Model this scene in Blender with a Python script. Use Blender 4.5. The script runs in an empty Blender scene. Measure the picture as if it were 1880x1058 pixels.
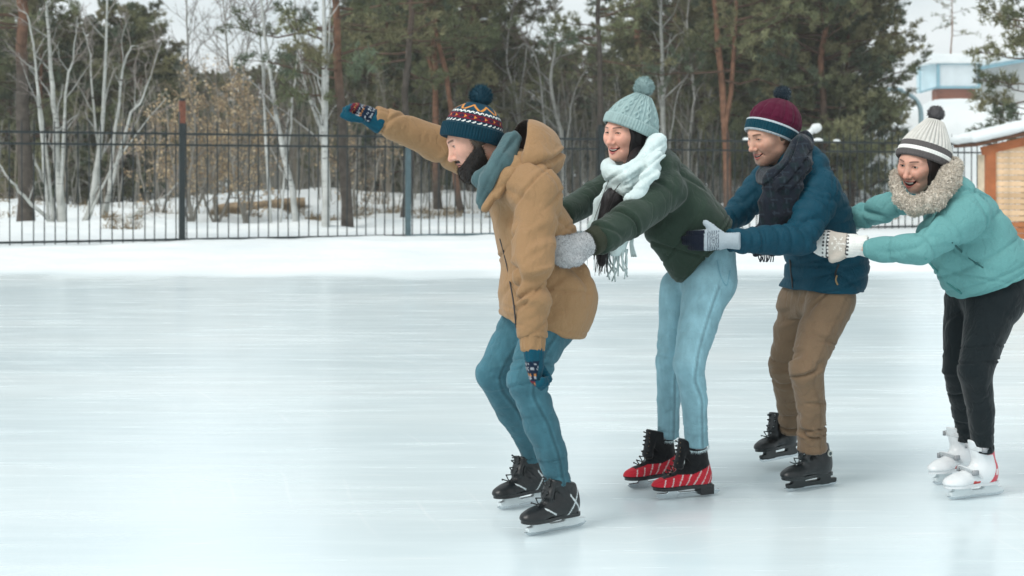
import bpy, math, random
import numpy as np
from mathutils import Vector, Matrix

# ------------------------------------------------------------------ camera, sky, sun, exposure
SC = bpy.context.scene
COL = SC.collection
FPX = 2611.0            # focal length in photo pixels (50 mm on 36 mm over 1880 px)
CAMZ = 1.3
HOR = 327.0
cam_d = bpy.data.cameras.new('camera')
cam = bpy.data.objects.new('camera', cam_d)
COL.objects.link(cam)
cam.location = (0, 0, CAMZ)
cam.rotation_euler = (math.pi / 2, 0, 0)
cam_d.lens = 50.0
cam_d.sensor_width = 36.0
cam_d.shift_y = -(529 - HOR) / 1880.0
cam_d.clip_start = 0.1
cam_d.clip_end = 2000
cam_d.dof.use_dof = True
cam_d.dof.focus_distance = 5.55
cam_d.dof.aperture_fstop = 4.8
SC.camera = cam

SUN_EL, SUN_ROT = math.radians(48), math.radians(228)
world = bpy.data.worlds.new('World')
SC.world = world
world.use_nodes = True
wn, wl = world.node_tree.nodes, world.node_tree.links
for n in list(wn):
    wn.remove(n)
w_out = wn.new('ShaderNodeOutputWorld')
w_bg = wn.new('ShaderNodeBackground')
w_bg.inputs['Strength'].default_value = 0.105
w_sky = wn.new('ShaderNodeTexSky')
w_sky.sky_type = 'NISHITA'
w_sky.sun_disc = False
w_sky.sun_elevation = SUN_EL
w_sky.sun_rotation = SUN_ROT
w_sky.dust_density = 4.0
w_hsv = wn.new('ShaderNodeHueSaturation')
w_hsv.inputs['Saturation'].default_value = 0.35
wl.new(w_sky.outputs[0], w_hsv.inputs['Color'])
w_tc = wn.new('ShaderNodeTexCoord')
w_map = wn.new('ShaderNodeMapping')
w_map.inputs['Scale'].default_value = (1.0, 1.0, 2.6)
wl.new(w_tc.outputs['Generated'], w_map.inputs[0])
w_no = wn.new('ShaderNodeTexNoise')
w_no.inputs['Scale'].default_value = 3.2
w_no.inputs['Detail'].default_value = 6
wl.new(w_map.outputs[0], w_no.inputs['Vector'])
w_rp = wn.new('ShaderNodeValToRGB')          # grey-white overcast layer
w_rp.color_ramp.elements[0].position = 0.36
w_rp.color_ramp.elements[0].color = (6.15, 6.95, 7.2, 1)
w_rp.color_ramp.elements[1].position = 0.66
w_rp.color_ramp.elements[1].color = (8.9, 9.35, 9.4, 1)
wl.new(w_no.outputs['Fac'], w_rp.inputs[0])
w_mix = wn.new('ShaderNodeMixRGB')
w_mix.inputs[0].default_value = 0.88
wl.new(w_hsv.outputs[0], w_mix.inputs[1])
wl.new(w_rp.outputs[0], w_mix.inputs[2])
wl.new(w_mix.outputs[0], w_bg.inputs['Color'])
wl.new(w_bg.outputs[0], w_out.inputs['Surface'])

sun_d = bpy.data.lights.new('sun', 'SUN')
sun_d.energy = 1.5
sun_d.angle = math.radians(24)
sun_d.color = (1.0, 0.965, 0.92)
sun = bpy.data.objects.new('sun', sun_d)
COL.objects.link(sun)
# sky sun_rotation is measured clockwise from +Y seen from above
_sd = Vector((math.sin(SUN_ROT) * math.cos(SUN_EL), math.cos(SUN_ROT) * math.cos(SUN_EL), math.sin(SUN_EL)))
sun.rotation_euler = _sd.to_track_quat('Z', 'Y').to_euler()

SC.view_settings.view_transform = 'Standard'
SC.view_settings.look = 'None'
SC.view_settings.exposure = 0.32
SC.view_settings.gamma = 1.0
SC.view_settings.use_curve_mapping = False
SC.render.engine = 'CYCLES'
SC.cycles.use_denoising = True
SC.cycles.max_bounces = 6
SC.cycles.diffuse_bounces = 3
SC.cycles.glossy_bounces = 3
SC.cycles.transmission_bounces = 4
SC.cycles.transparent_max_bounces = 6

# ------------------------------------------------------------------ helpers
A = np.array


def P(px, py, Y):
    """real point at depth Y seen at photo pixel (px, py)"""
    return A([(px - 940.0) / FPX * Y, Y, CAMZ - (py - HOR) / FPX * Y])


def s2l(r, g, b):
    def f(c):
        c /= 255.0
        return c / 12.92 if c <= 0.04045 else ((c + 0.055) / 1.055) ** 2.4
    return A([f(r), f(g), f(b)])


def nrm(v):
    v = np.asarray(v, float)
    return v / (np.linalg.norm(v) + 1e-12)


def hash3(i, j, k, seed):
    h = (i.astype(np.int64) * 374761393 + j.astype(np.int64) * 668265263 + k.astype(np.int64) * 2147483647 + seed * 974634777) & 0xffffffff
    h = ((h ^ (h >> 13)) * 1274126177) & 0xffffffff
    h = h ^ (h >> 16)
    return (h & 0xffff) / 65535.0


def vnoise(q, seed=0):
    q = np.asarray(q, float)
    i = np.floor(q).astype(np.int64)
    f = q - i
    u = f * f * f * (f * (f * 6 - 15) + 10)
    r = 0
    for dx in (0, 1):
        wx = u[:, 0] if dx else 1 - u[:, 0]
        for dy in (0, 1):
            wy = u[:, 1] if dy else 1 - u[:, 1]
            for dz in (0, 1):
                wz = u[:, 2] if dz else 1 - u[:, 2]
                r = r + wx * wy * wz * hash3(i[:, 0] + dx, i[:, 1] + dy, i[:, 2] + dz, seed)
    return r


def fbm(q, seed=0, o=3):
    r, a, t = 0, 1.0, 0
    for k in range(o):
        r = r + a * vnoise(q * 2 ** k, seed + 17 * k)
        t += a
        a *= 0.5
    return r / t


def basis(ax):
    ax = nrm(ax)
    t = A([0, 0, 1.0]) if abs(ax[2]) < 0.9 else A([1.0, 0, 0])
    u = nrm(np.cross(t, ax))
    return ax, u, np.cross(ax, u)


def folds(p, axis, ft, fl, seed=0, sharp=2.0):
    """ridged creases that run across the given axis; about -0.4..0.6"""
    e1, e2, e3 = basis(axis)
    q = np.stack([p @ e1 * ft, p @ e2 * fl, p @ e3 * fl], 1)
    q = q + 0.6 * np.stack([vnoise(q * 0.8 + 5, seed + 3), vnoise(q * 0.8 + 9, seed + 4), q[:, 0] * 0], 1)
    n = vnoise(q, seed)
    x = np.abs(2 * n - 1)
    m = vnoise(q * 0.7 + 31, seed + 7)
    m = np.clip((m - 0.30) / 0.25, 0, 1)
    return 0.55 * (np.sqrt(x + 0.004) - 0.58) + (0.55 * np.exp(-((x - 0.30) / 0.14) ** 2) - 0.95 * np.exp(-(x / 0.11) ** 2)) * m


def smin(a, b, k):
    h = np.maximum(k - np.abs(a - b), 0) / k
    return np.minimum(a, b) - h * h * k * 0.25


def smax(a, b, k):
    return -smin(-a, -b, k)


def rc(p, a, b, ra, rb):
    a = np.asarray(a, float)
    ba = np.asarray(b, float) - a
    pa = p - a
    t = np.clip(pa @ ba / (ba @ ba + 1e-12), 0, 1)
    d = np.linalg.norm(pa - t[:, None] * ba, axis=1)
    return d - (ra + (rb - ra) * t)


def chain(p, pts, rs, k=0.02):
    d = None
    for a, b, ra, rb in zip(pts[:-1], pts[1:], rs[:-1], rs[1:]):
        e = rc(p, a, b, ra, rb)
        d = e if d is None else smin(d, e, k * 0.35)
    return d


def ecap(p, a, b, ra, rb, l, wa, wb=None):
    """tapered capsule whose section is wa..wb times wider along l"""
    wb = wa if wb is None else wb
    a = np.asarray(a, float)
    ba = np.asarray(b, float) - a
    pa = p - a
    l = nrm(l)
    t = np.clip(pa @ ba / (ba @ ba + 1e-12), 0, 1)
    r = pa - t[:, None] * ba
    rl = r @ l
    w = wa + (wb - wa) * t
    d = np.sqrt(np.maximum((r * r).sum(1) - rl ** 2 + (rl / w) ** 2, 0))
    return d - (ra + (rb - ra) * t)


def ell(p, c, r, M=None):
    q = p - np.asarray(c, float)
    if M is not None:
        q = q @ M.T
    r = np.asarray(r, float)
    k0 = np.linalg.norm(q / r, axis=1)
    k1 = np.linalg.norm(q / (r * r), axis=1) + 1e-9
    return k0 * (k0 - 1) / k1


def box(p, c, h, r=0.0):
    q = np.abs(p - A(c)) - A(h) + r
    return np.linalg.norm(np.maximum(q, 0), axis=1) + np.minimum(q.max(1), 0) - r


def plane(p, pt, n):
    """positive on the side n points to"""
    return (p - pt) @ nrm(n)


# ------------------------------------------------------------------ surface nets
CORN = np.array([(0, 0, 0), (1, 0, 0), (0, 1, 0), (1, 1, 0), (0, 0, 1), (1, 0, 1), (0, 1, 1), (1, 1, 1)])
EDG = [(0, 1), (2, 3), (4, 5), (6, 7), (0, 2), (1, 3), (4, 6), (5, 7), (0, 4), (1, 5), (2, 6), (3, 7)]


def sdf_mesh(fn, lo, hi, h):
    lo = np.asarray(lo, float) - 2 * h
    hi = np.asarray(hi, float) + 2 * h
    B = 6
    nb = np.ceil((hi - lo) / (h * B)).astype(int)
    n = nb * B
    I = np.stack(np.meshgrid(*[np.arange(k) for k in nb], indexing='ij'), -1).reshape(-1, 3)
    cen = lo + (I + 0.5) * (B * h)
    fc = fn(cen)
    keep = np.abs(fc) < B * h * 0.87 * 1.45
    F = np.repeat(np.repeat(np.repeat(np.where(fc < 0, -1.0, 1.0).reshape(nb), B, 0), B, 1), B, 2)
    K = I[keep]
    L = np.stack(np.meshgrid(*[np.arange(B)] * 3, indexing='ij'), -1).reshape(-1, 3)
    idx = (K[:, None, :] * B + L[None]).reshape(-1, 3)
    vals = np.empty(len(idx))
    for s in range(0, len(idx), 300000):
        e = idx[s:s + 300000]
        vals[s:s + 300000] = fn(lo + e * h)
    F[idx[:, 0], idx[:, 1], idx[:, 2]] = vals
    S = F < 0
    cnt = np.zeros(np.array(F.shape) - 1, np.int8)
    for c in CORN:
        cnt += S[c[0]:F.shape[0] - 1 + c[0], c[1]:F.shape[1] - 1 + c[1], c[2]:F.shape[2] - 1 + c[2]]
    act = np.argwhere((cnt > 0) & (cnt < 8))
    cv = np.stack([F[act[:, 0] + c[0], act[:, 1] + c[1], act[:, 2] + c[2]] for c in CORN], 1)
    pos = np.zeros((len(act), 3))
    num = np.zeros(len(act))
    for a, b in EDG:
        va, vb = cv[:, a], cv[:, b]
        m = (va < 0) != (vb < 0)
        t = np.where(m, va / np.where(m, va - vb, 1), 0)
        pos += m[:, None] * (CORN[a] + t[:, None] * (CORN[b] - CORN[a]))
        num += m
    V = lo + (act + pos / num[:, None]) * h
    vid = -np.ones(cnt.shape, np.int64)
    vid[act[:, 0], act[:, 1], act[:, 2]] = np.arange(len(act))
    quads = []
    for ax in range(3):
        o1, o2 = (ax + 1) % 3, (ax + 2) % 3
        sl0 = [slice(None)] * 3
        sl1 = [slice(None)] * 3
        sl0[ax] = slice(0, -1)
        sl1[ax] = slice(1, None)
        a, b = S[tuple(sl0)], S[tuple(sl1)]
        e = np.argwhere(a != b)
        e = e[(e[:, o1] > 0) & (e[:, o2] > 0) & (e[:, o1] < cnt.shape[o1]) & (e[:, o2] < cnt.shape[o2]) & (e[:, ax] < cnt.shape[ax])]
        d1 = np.zeros(3, int)
        d1[o1] = 1
        d2 = np.zeros(3, int)
        d2[o2] = 1
        g = lambda q: vid[q[:, 0], q[:, 1], q[:, 2]]
        Q = np.stack([g(e - d1 - d2), g(e - d2), g(e), g(e - d1)], 1)
        ins = a[e[:, 0], e[:, 1], e[:, 2]]
        Q[~ins] = Q[~ins][:, ::-1]
        quads.append(Q)
    Q = np.concatenate(quads)
    Q = Q[(Q >= 0).all(1)]
    return V, Q


def vnormals(V, Q):
    n = np.cross(V[Q[:, 2]] - V[Q[:, 0]], V[Q[:, 3]] - V[Q[:, 1]]) if Q.shape[1] == 4 else np.cross(V[Q[:, 1]] - V[Q[:, 0]], V[Q[:, 2]] - V[Q[:, 0]])
    N = np.zeros_like(V)
    for k in range(Q.shape[1]):
        np.add.at(N, Q[:, k], n)
    return N / (np.linalg.norm(N, axis=1, keepdims=True) + 1e-12)


def relax(V, Q, it=1, f=0.5):
    for _ in range(it):
        s = np.zeros_like(V)
        c = np.zeros(len(V))
        for k in range(4):
            for m in (1, 3):
                np.add.at(s, Q[:, k], V[Q[:, (k + m) % 4]])
                np.add.at(c, Q[:, k], 1)
        V = V + f * (s / np.maximum(c, 1)[:, None] - V)
    return V


# ------------------------------------------------------------------ mesh building
class MB:
    def __init__(self):
        self.v, self.q, self.t, self.c, self.n = [], [], [], [], 0

    def add(self, V, F, col=None):
        V = np.asarray(V, float).reshape(-1, 3)
        F = np.asarray(F, np.int64)
        if not len(V) or not len(F):
            return self
        (self.q if F.shape[1] == 4 else self.t).append(F + self.n)
        self.v.append(V)
        if col is not None:
            col = np.asarray(col, float)
            self.c.append(np.broadcast_to(col, (len(V), 3)))
        self.n += len(V)
        return self

    def box(self, c, h, col=None, M=None):
        V = A([(x, y, z) for x in (-1, 1) for y in (-1, 1) for z in (-1, 1)], float) * A(h)
        if M is not None:
            V = V @ np.asarray(M).T
        F = [(0, 1, 3, 2), (4, 6, 7, 5), (0, 4, 5, 1), (2, 3, 7, 6), (0, 2, 6, 4), (1, 5, 7, 3)]
        return self.add(V + A(c), F, col)

    def tube(self, pts, rs, n=6, col=None, cap=True):
        V, F = tube(pts, rs, n)
        self.add(V, F, col)
        if cap:
            k = len(V)
            base = self.n - k
            for ring in (0, len(pts) - 1):
                ids = [base + ring * n + j for j in range(n)]
                if ring == 0:
                    ids = ids[::-1]
                for j in range(1, n - 1):
                    self.t.append(A([[ids[0], ids[j], ids[j + 1]]]))
        return self

    def mesh(self, name, mat=None, smooth=True, off=None):
        V = np.concatenate(self.v)
        if off is not None:
            V = V - off
        q = np.concatenate(self.q) if self.q else np.zeros((0, 4), int)
        t = np.concatenate(self.t) if self.t else np.zeros((0, 3), int)
        me = bpy.data.meshes.new(name)
        me.vertices.add(len(V))
        me.vertices.foreach_set('co', V.astype(np.float32).ravel())
        me.loops.add(q.size + t.size)
        me.loops.foreach_set('vertex_index', np.concatenate([q.ravel(), t.ravel()]).astype(np.int32))
        me.polygons.add(len(q) + len(t))
        st = np.concatenate([np.arange(len(q)) * 4, q.size + np.arange(len(t)) * 3]).astype(np.int32)
        me.polygons.foreach_set('loop_start', st)
        me.polygons.foreach_set('use_smooth', np.full(len(q) + len(t), smooth))
        me.update(calc_edges=True)
        if self.c and sum(len(c) for c in self.c) == len(V):
            at = me.color_attributes.new('Col', 'FLOAT_COLOR', 'POINT')
            C = np.ones((len(V), 4), np.float32)
            C[:, :3] = np.concatenate(self.c)
            at.data.foreach_set('color', C.ravel())
        if mat:
            me.materials.append(mat)
        return me

    def build(self, name, mat, parent=None, smooth=True, off=None):
        if off is None and parent is not None and 'base' in parent:
            off = A(list(parent['base']))
        o = link(name, self.mesh(name, mat, smooth, off), parent)
        if parent is not None and 'base' in parent:
            o['base'] = list(parent['base'])
        return o


def tube(pts, rs, n=6):
    pts = np.asarray(pts, float)
    rs = np.broadcast_to(np.asarray(rs, float), (len(pts),))
    tg = np.gradient(pts, axis=0)
    tg /= np.linalg.norm(tg, axis=1, keepdims=True) + 1e-12
    m = nrm(tg.mean(0))
    ref = A([0.0, 0, 1]) if abs(m[2]) < 0.8 else A([1.0, 0.2, 0])
    u = np.cross(tg, ref)
    u /= np.linalg.norm(u, axis=1, keepdims=True) + 1e-12
    w = np.cross(tg, u)
    a = np.arange(n) / n * 2 * np.pi
    V = pts[:, None] + rs[:, None, None] * (np.cos(a)[None, :, None] * u[:, None] + np.sin(a)[None, :, None] * w[:, None])
    i = np.arange(len(pts) - 1)[:, None] * n
    j = np.arange(n)[None]
    F = np.stack([i + j, i + (j + 1) % n, i + n + (j + 1) % n, i + n + j], -1).reshape(-1, 4)
    return V.reshape(-1, 3), F[:, ::-1]


def link(name, me, parent=None):
    o = bpy.data.objects.new(name, me)
    COL.objects.link(o)
    if parent is not None:
        o.parent = parent
    return o


def tag(o, label=None, cat=None, group=None, kind=None):
    for k, v in (('label', label), ('category', cat), ('group', group), ('kind', kind)):
        if v:
            o[k] = v
    return o


def empty(name, loc=(0, 0, 0)):
    o = bpy.data.objects.new(name, None)
    COL.objects.link(o)
    o.location = loc
    o.empty_display_size = 0.1
    return o


def smooth_path(pts, n=24):
    """Catmull-Rom through pts"""
    pts = np.asarray(pts, float)
    q = np.concatenate([[2 * pts[0] - pts[1]], pts, [2 * pts[-1] - pts[-2]]])
    out = []
    m = len(pts) - 1
    for t in np.linspace(0, m - 1e-6, n):
        i = int(t)
        f = t - i
        a, b, c, d = q[i:i + 4]
        out.append(0.5 * (2 * b + (c - a) * f + (2 * a - 5 * b + 4 * c - d) * f * f + (3 * b - a - 3 * c + d) * f ** 3))
    return A(out)


# ------------------------------------------------------------------ materials
class NT:
    def __init__(self, name):
        self.m = bpy.data.materials.new(name)
        self.m.use_nodes = True
        self.t = self.m.node_tree
        self.b = self.t.nodes['Principled BSDF']

    def n(self, kind, **kw):
        nd = self.t.nodes.new(kind)
        for k, v in kw.items():
            if hasattr(nd, k):
                setattr(nd, k, v)
            else:
                nd.inputs[k.replace('_', ' ')].default_value = v
        return nd

    def l(self, a, b):
        self.t.links.new(a, b)

    def noise(self, scale, detail=3, vec=None, rough=0.5):
        nd = self.n('ShaderNodeTexNoise')
        nd.inputs['Scale'].default_value = scale
        nd.inputs['Detail'].default_value = detail
        nd.inputs['Roughness'].default_value = rough
        if vec is None:
            vec = self.obj()
        self.l(vec, nd.inputs['Vector'])
        return nd.outputs['Fac']

    def obj(self):
        if not hasattr(self, '_o'):
            self._o = self.n('ShaderNodeTexCoord').outputs['Object']
        return self._o

    def mapped(self, scale, rot=(0, 0, 0), vec=None):
        nd = self.n('ShaderNodeMapping')
        nd.inputs['Scale'].default_value = scale
        nd.inputs['Rotation'].default_value = rot
        self.l(vec or self.obj(), nd.inputs[0])
        return nd.outputs[0]

    def ramp(self, fac, stops):
        nd = self.n('ShaderNodeValToRGB')
        e = nd.color_ramp.elements
        while len(e) < len(stops):
            e.new(0.5)
        for el, (p, c) in zip(e, stops):
            el.position = p
            el.color = (*c, 1) if len(c) == 3 else c
        self.l(fac, nd.inputs[0])
        return nd.outputs[0]

    def mix(self, fac, a, b, mode='MIX'):
        nd = self.n('ShaderNodeMixRGB', blend_type=mode)
        for s, v in zip(nd.inputs, (fac, a, b)):
            if hasattr(v, 'is_linked'):
                self.l(v, s)
            elif isinstance(v, (int, float)):
                s.default_value = v
            else:
                s.default_value = (*v, 1)
        return nd.outputs[0]

    def math(self, op, a, b=0.0):
        nd = self.n('ShaderNodeMath', operation=op)
        for s, v in zip(nd.inputs, (a, b)):
            if hasattr(v, 'is_linked'):
                self.l(v, s)
            else:
                s.default_value = v
        return nd.outputs[0]

    def bump(self, h, strength, dist, prev=None):
        nd = self.n('ShaderNodeBump')
        nd.inputs['Strength'].default_value = strength
        nd.inputs['Distance'].default_value = dist
        self.l(h, nd.inputs['Height'])
        if prev is not None:
            self.l(prev, nd.inputs['Normal'])
        return nd.outputs[0]

    def attr(self, name='Col'):
        return self.n('ShaderNodeAttribute', attribute_name=name).outputs['Color']


def crumple(p, seed=0, amp=0.004, ft=9.0, fl=3.0, d1=(0.5, 0.2, 0.8), d2=(-0.6, 0.1, 0.7)):
    """small pinched wrinkles in two directions"""
    return amp * (folds(p, d1, ft, fl, seed) + folds(p, d2, ft * 1.3, fl * 1.2, seed + 50))


def fabric(name, color=None, rough=0.88, var=0.12, vs=9.0, b1=(14, 0.25, 0.02), b2=(160, 0.2, 0.002), sheen=0.04, spec=0.25, ridge=0.5):
    k = NT(name)
    base = k.attr() if color is None else tuple(color)
    nz = k.noise(vs, 4)
    lo, hi = 1 - var, 1 + var
    g = k.ramp(nz, [(0.25, (lo,) * 3), (0.75, (hi,) * 3)])
    fine = k.noise(420, 2)
    g2 = k.ramp(fine, [(0.3, (0.9,) * 3), (0.7, (1.1,) * 3)])
    c = k.mix(1.0, base, g, 'MULTIPLY')
    c = k.mix(1.0, c, g2, 'MULTIPLY')
    k.l(c, k.b.inputs['Base Color'])
    k.b.inputs['Roughness'].default_value = rough
    k.b.inputs['Specular IOR Level'].default_value = spec
    k.b.inputs['Sheen Weight'].default_value = sheen
    k.b.inputs['Sheen Roughness'].default_value = 0.5
    # pinched wrinkles: ridged noise
    wz = k.noise(b1[0] * 0.55, 3, k.mapped((1, 1, 0.55), (0, 0.5, 0)))
    rdg = k.math('ABSOLUTE', k.math('SUBTRACT', wz, 0.5))
    rdg = k.math('MINIMUM', rdg, 0.06)
    n0 = k.bump(rdg, ridge, 0.05)
    n1 = k.bump(k.noise(b1[0], 3), b1[1] * .6, b1[2], n0)
    n2 = k.bump(k.noise(b2[0], 2), b2[1], b2[2], n1)
    k.l(n2, k.b.inputs['Normal'])
    return k.m


def simple(name, color, rough=0.5, metal=0.0, spec=0.5, var=0.08, vs=12, bump=None):
    k = NT(name)
    base = k.attr() if color is None else tuple(color)
    g = k.ramp(k.noise(vs, 5), [(0.3, (1 - var,) * 3), (0.7, (1 + var,) * 3)])
    k.l(k.mix(1.0, base, g, 'MULTIPLY'), k.b.inputs['Base Color'])
    k.b.inputs['Roughness'].default_value = rough
    k.b.inputs['Metallic'].default_value = metal
    k.b.inputs['Specular IOR Level'].default_value = spec
    if bump:
        k.l(k.bump(k.noise(bump[0], 4), bump[1], bump[2]), k.b.inputs['Normal'])
    return k.m
# ------------------------------------------------------------------ setting materials
def ice_material():
    k = NT('ice')
    ob = k.obj()
    big = k.noise(1.0, 5, k.mapped((0.10, 0.45, 1), (0, 0, 0.10)), 0.6)
    st1 = k.noise(1.0, 4, k.mapped((0.9, 9.0, 1), (0, 0, 0.06)), 0.65)
    st2 = k.noise(1.0, 3, k.mapped((2.5, 34.0, 1), (0, 0, -0.10)), 0.6)
    st3 = k.noise(1.0, 2, k.mapped((1.2, 26.0, 1), (0, 0, 0.30)), 0.5)
    base = k.ramp(big, [(0.25, s2l(207, 223, 229)), (0.5, s2l(217, 230, 234)), (0.75, s2l(227, 236, 238))])
    f1 = k.ramp(st1, [(0.44, (0, 0, 0)), (0.74, (1, 1, 1))])
    c = k.mix(k.math('MULTIPLY', f1, 0.16), base, tuple(s2l(235, 241, 242)))
    f2 = k.ramp(st2, [(0.60, (0, 0, 0)), (0.78, (1, 1, 1))])
    c = k.mix(k.math('MULTIPLY', f2, 0.34), c, tuple(s2l(244, 247, 247)))
    f3 = k.ramp(st3, [(0.66, (0, 0, 0)), (0.74, (1, 1, 1))])
    c = k.mix(k.math('MULTIPLY', f3, 0.35), c, tuple(s2l(242, 246, 246)))
    sx = k.n('ShaderNodeSeparateXYZ')
    k.l(ob, sx.inputs[0])
    yy = k.math('ADD', sx.outputs['Y'], k.math('MULTIPLY', k.noise(0.5, 6), 4.0))
    dust = k.ramp(k.math('MULTIPLY', k.math('SUBTRACT', yy, 20.2), 0.36), [(0.0, (0, 0, 0)), (1.0, (0.85,) * 3)])
    c = k.mix(dust, c, tuple(s2l(238, 241, 241)))
    # skate tracks: thin arcs of scraped ice
    for cx, cy, sc, seed in ((-7.0, 31.0, 2.1, 1), (9.0, -8.0, 1.7, 2), (-16.0, 2.0, 1.3, 3)):
        wv = k.n('ShaderNodeTexWave', wave_type='RINGS', rings_direction='Z')
        wv.inputs['Scale'].default_value = sc
        wv.inputs['Distortion'].default_value = 2.5
        wv.inputs['Detail'].default_value = 2
        wv.inputs['Detail Scale'].default_value = 0.5
        mp = k.n('ShaderNodeMapping')
        mp.inputs['Location'].default_value = (-cx, -cy, seed)
        k.l(ob, mp.inputs[0])
        k.l(mp.outputs[0], wv.inputs['Vector'])
        line = k.ramp(wv.outputs['Fac'], [(0.985, (0, 0, 0)), (0.998, (1, 1, 1))])
        brk = k.ramp(k.noise(0.30 + 0.12 * seed, 2), [(0.52, (0, 0, 0)), (0.68, (1, 1, 1))])
        m = k.math('MULTIPLY', line, brk)
        c = k.mix(k.math('MULTIPLY', m, 0.35), c, tuple(s2l(246, 249, 250)))
    k.l(c, k.b.inputs['Base Color'])
    rg = k.ramp(k.math('ADD', k.math('MULTIPLY', f1, 0.6), k.math('MULTIPLY', big, 0.5)), [(0.2, (0.19,) * 3), (0.9, (0.33,) * 3)])
    k.l(k.math('ADD', rg, k.math('MULTIPLY', dust, 0.5)), k.b.inputs['Roughness'])
    k.l(k.math('SUBTRACT', 0.37, k.math('MULTIPLY', dust, 0.36)), k.b.inputs['Specular IOR Level'])
    n1 = k.bump(st1, 0.07, 0.004)
    n2 = k.bump(st2, 0.12, 0.001, n1)
    k.l(n2, k.b.inputs['Normal'])
    return k.m


def snow_material():
    k = NT('snow')
    a = k.noise(0.5, 5)
    c = k.ramp(a, [(0.3, s2l(216, 223, 226)), (0.7, s2l(232, 236, 236))])
    b = k.noise(7, 4)
    c = k.mix(k.ramp(b, [(0.66, (0, 0, 0)), (0.8, (0.35,) * 3)]), c, tuple(s2l(196, 200, 198)))
    k.l(c, k.b.inputs['Base Color'])
    k.b.inputs['Roughness'].default_value = 0.85
    k.b.inputs['Specular IOR Level'].default_value = 0.2
    n = k.bump(k.noise(1.6, 5), 0.6, 0.12)
    n = k.bump(k.noise(14, 4), 0.5, 0.02, n)
    k.l(n, k.b.inputs['Normal'])
    return k.m


M_ICE = ice_material()
M_SNOW = snow_material()
M_WOODC = simple('bark', None, 0.9, 0, 0.2, 0.35, 6, (14, 0.8, 0.03))
M_TWIG = simple('twig', None, 0.9, 0, 0.2, 0.2, 3)


def birch_material():
    k = NT('birch_bark')
    n1 = k.noise(1.0, 4, k.mapped((3, 3, 16)), 0.6)
    n2 = k.noise(1.0, 3, k.mapped((1.2, 1.2, 2.4)), 0.6)
    c = k.ramp(n2, [(0.3, s2l(160, 162, 158)), (0.65, s2l(202, 204, 201))])
    c = k.mix(k.ramp(n1, [(0.60, (0, 0, 0)), (0.68, (0.9,) * 3)]), c, tuple(s2l(58, 54, 50)))
    k.l(k.mix(1.0, c, k.attr(), 'MULTIPLY'), k.b.inputs['Base Color'])
    k.b.inputs['Roughness'].default_value = 0.8
    k.l(k.bump(n1, 0.4, 0.02), k.b.inputs['Normal'])
    return k.m


M_BIRCH = birch_material()


def leaf_material(name, trans=0.25):
    k = NT(name)
    c = k.attr()
    k.l(c, k.b.inputs['Base Color'])
    k.b.inputs['Roughness'].default_value = 0.7
    k.b.inputs['Specular IOR Level'].default_value = 0.25
    return k.m


M_NEEDLE = leaf_material('pine_needles')
M_LEAF = leaf_material('dry_leaves')
M_IRON = simple('fence_iron', s2l(26, 38, 40), 0.55, 0, 0.4, 0.25, 9)
M_IRON2 = simple('fence_iron_pale', s2l(76, 98, 104), 0.55, 0, 0.4, 0.2, 7)
M_RUST = simple('rust', s2l(116, 74, 60), 0.85, 0, 0.2, 0.3, 20)

# ------------------------------------------------------------------ ground
ice = MB()
ice.add([(-70, -12, 0), (70, -12, 0), (70, 23, 0), (-70, 23, 0)], [(0, 1, 2, 3)])
tag(ice.build('ice_rink', M_ICE, smooth=False), 'smooth pale blue outdoor ice covered in fine skate scratches', kind='structure')


def sstep(a, b, x):
    t = np.clip((x - a) / (b - a), 0, 1)
    return t * t * (3 - 2 * t)


def ground_z(X, Y):
    X = np.asarray(X, float)
    Y = np.asarray(Y, float)
    q = np.stack([X, Y, X * 0], -1).reshape(-1, 3)
    n1 = fbm(q * A([0.35, 0.8, 1]), 5, 3).reshape(X.shape)
    n2 = fbm(q * 0.16, 9, 3).reshape(X.shape)
    n3 = vnoise(q * 2.2, 4).reshape(X.shape)
    edge = 19.6 + 2.6 * (n2 - 0.5) + 1.2 * (n1 - 0.5) + 0.5 * (n3 - .5)
    z = -0.03 + 0.07 * sstep(edge, edge + 1.1, Y) + 0.13 * (n1 - 0.4) * sstep(20, 22, Y) + 0.035 * (n3 - .5) * sstep(20, 21, Y)
    fy = 31.1 + 0.46 * X
    back = sstep(fy + 0.1, fy + 1.2, Y)
    z = z + back * (0.10 + 0.45 * (n1 - 0.35) * sstep(fy, fy + 6, Y))

    def mound(x, y, sx, sy, h):
        return h * np.exp(-((X - x) / sx) ** 2 - ((Y - y) / sy) ** 2)
    z = z + mound(-6.2, 43, 2.6, 2.2, 0.75) + mound(-9.5, 44, 2.2, 1.8, 0.45) + mound(-1.5, 45, 2.4, 2, 0.7)
    z = z + mound(-15, 42, 3, 2, .5) + mound(3.5, 47, 3, 2, .6) + mound(9.6, 43.5, 2.2, 1.6, .35)
    z = z + sstep(45, 100, Y) * (1.0 + 5.0 * sstep(4, 30, X)) + mound(19.5, 62, 5.0, 7, 3.6) + sstep(100, 400, Y) * 4
    return z


xs = np.concatenate([np.linspace(-260, -30, 24)[:-1], np.linspace(-30, 36, 265), np.linspace(36, 260, 24)[1:]])
ys = np.concatenate([np.linspace(18.4, 24, 40)[:-1], np.linspace(24, 50, 100)[:-1], np.linspace(50, 120, 60)[:-1], np.linspace(120, 700, 24)])
GX, GY = np.meshgrid(xs, ys, indexing='ij')
GZ = ground_z(GX, GY)
nx, ny = GX.shape
ii, jj = np.meshgrid(np.arange(nx - 1), np.arange(ny - 1), indexing='ij')
b0 = (ii * ny + jj).ravel()
g = MB().add(np.stack([GX, GY, GZ], -1).reshape(-1, 3), np.stack([b0, b0 + ny, b0 + ny + 1, b0 + 1], 1))
tag(g.build('snow_ground', M_SNOW), 'trodden white snow along the fence rising into drifts among the trees', kind='structure')


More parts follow.
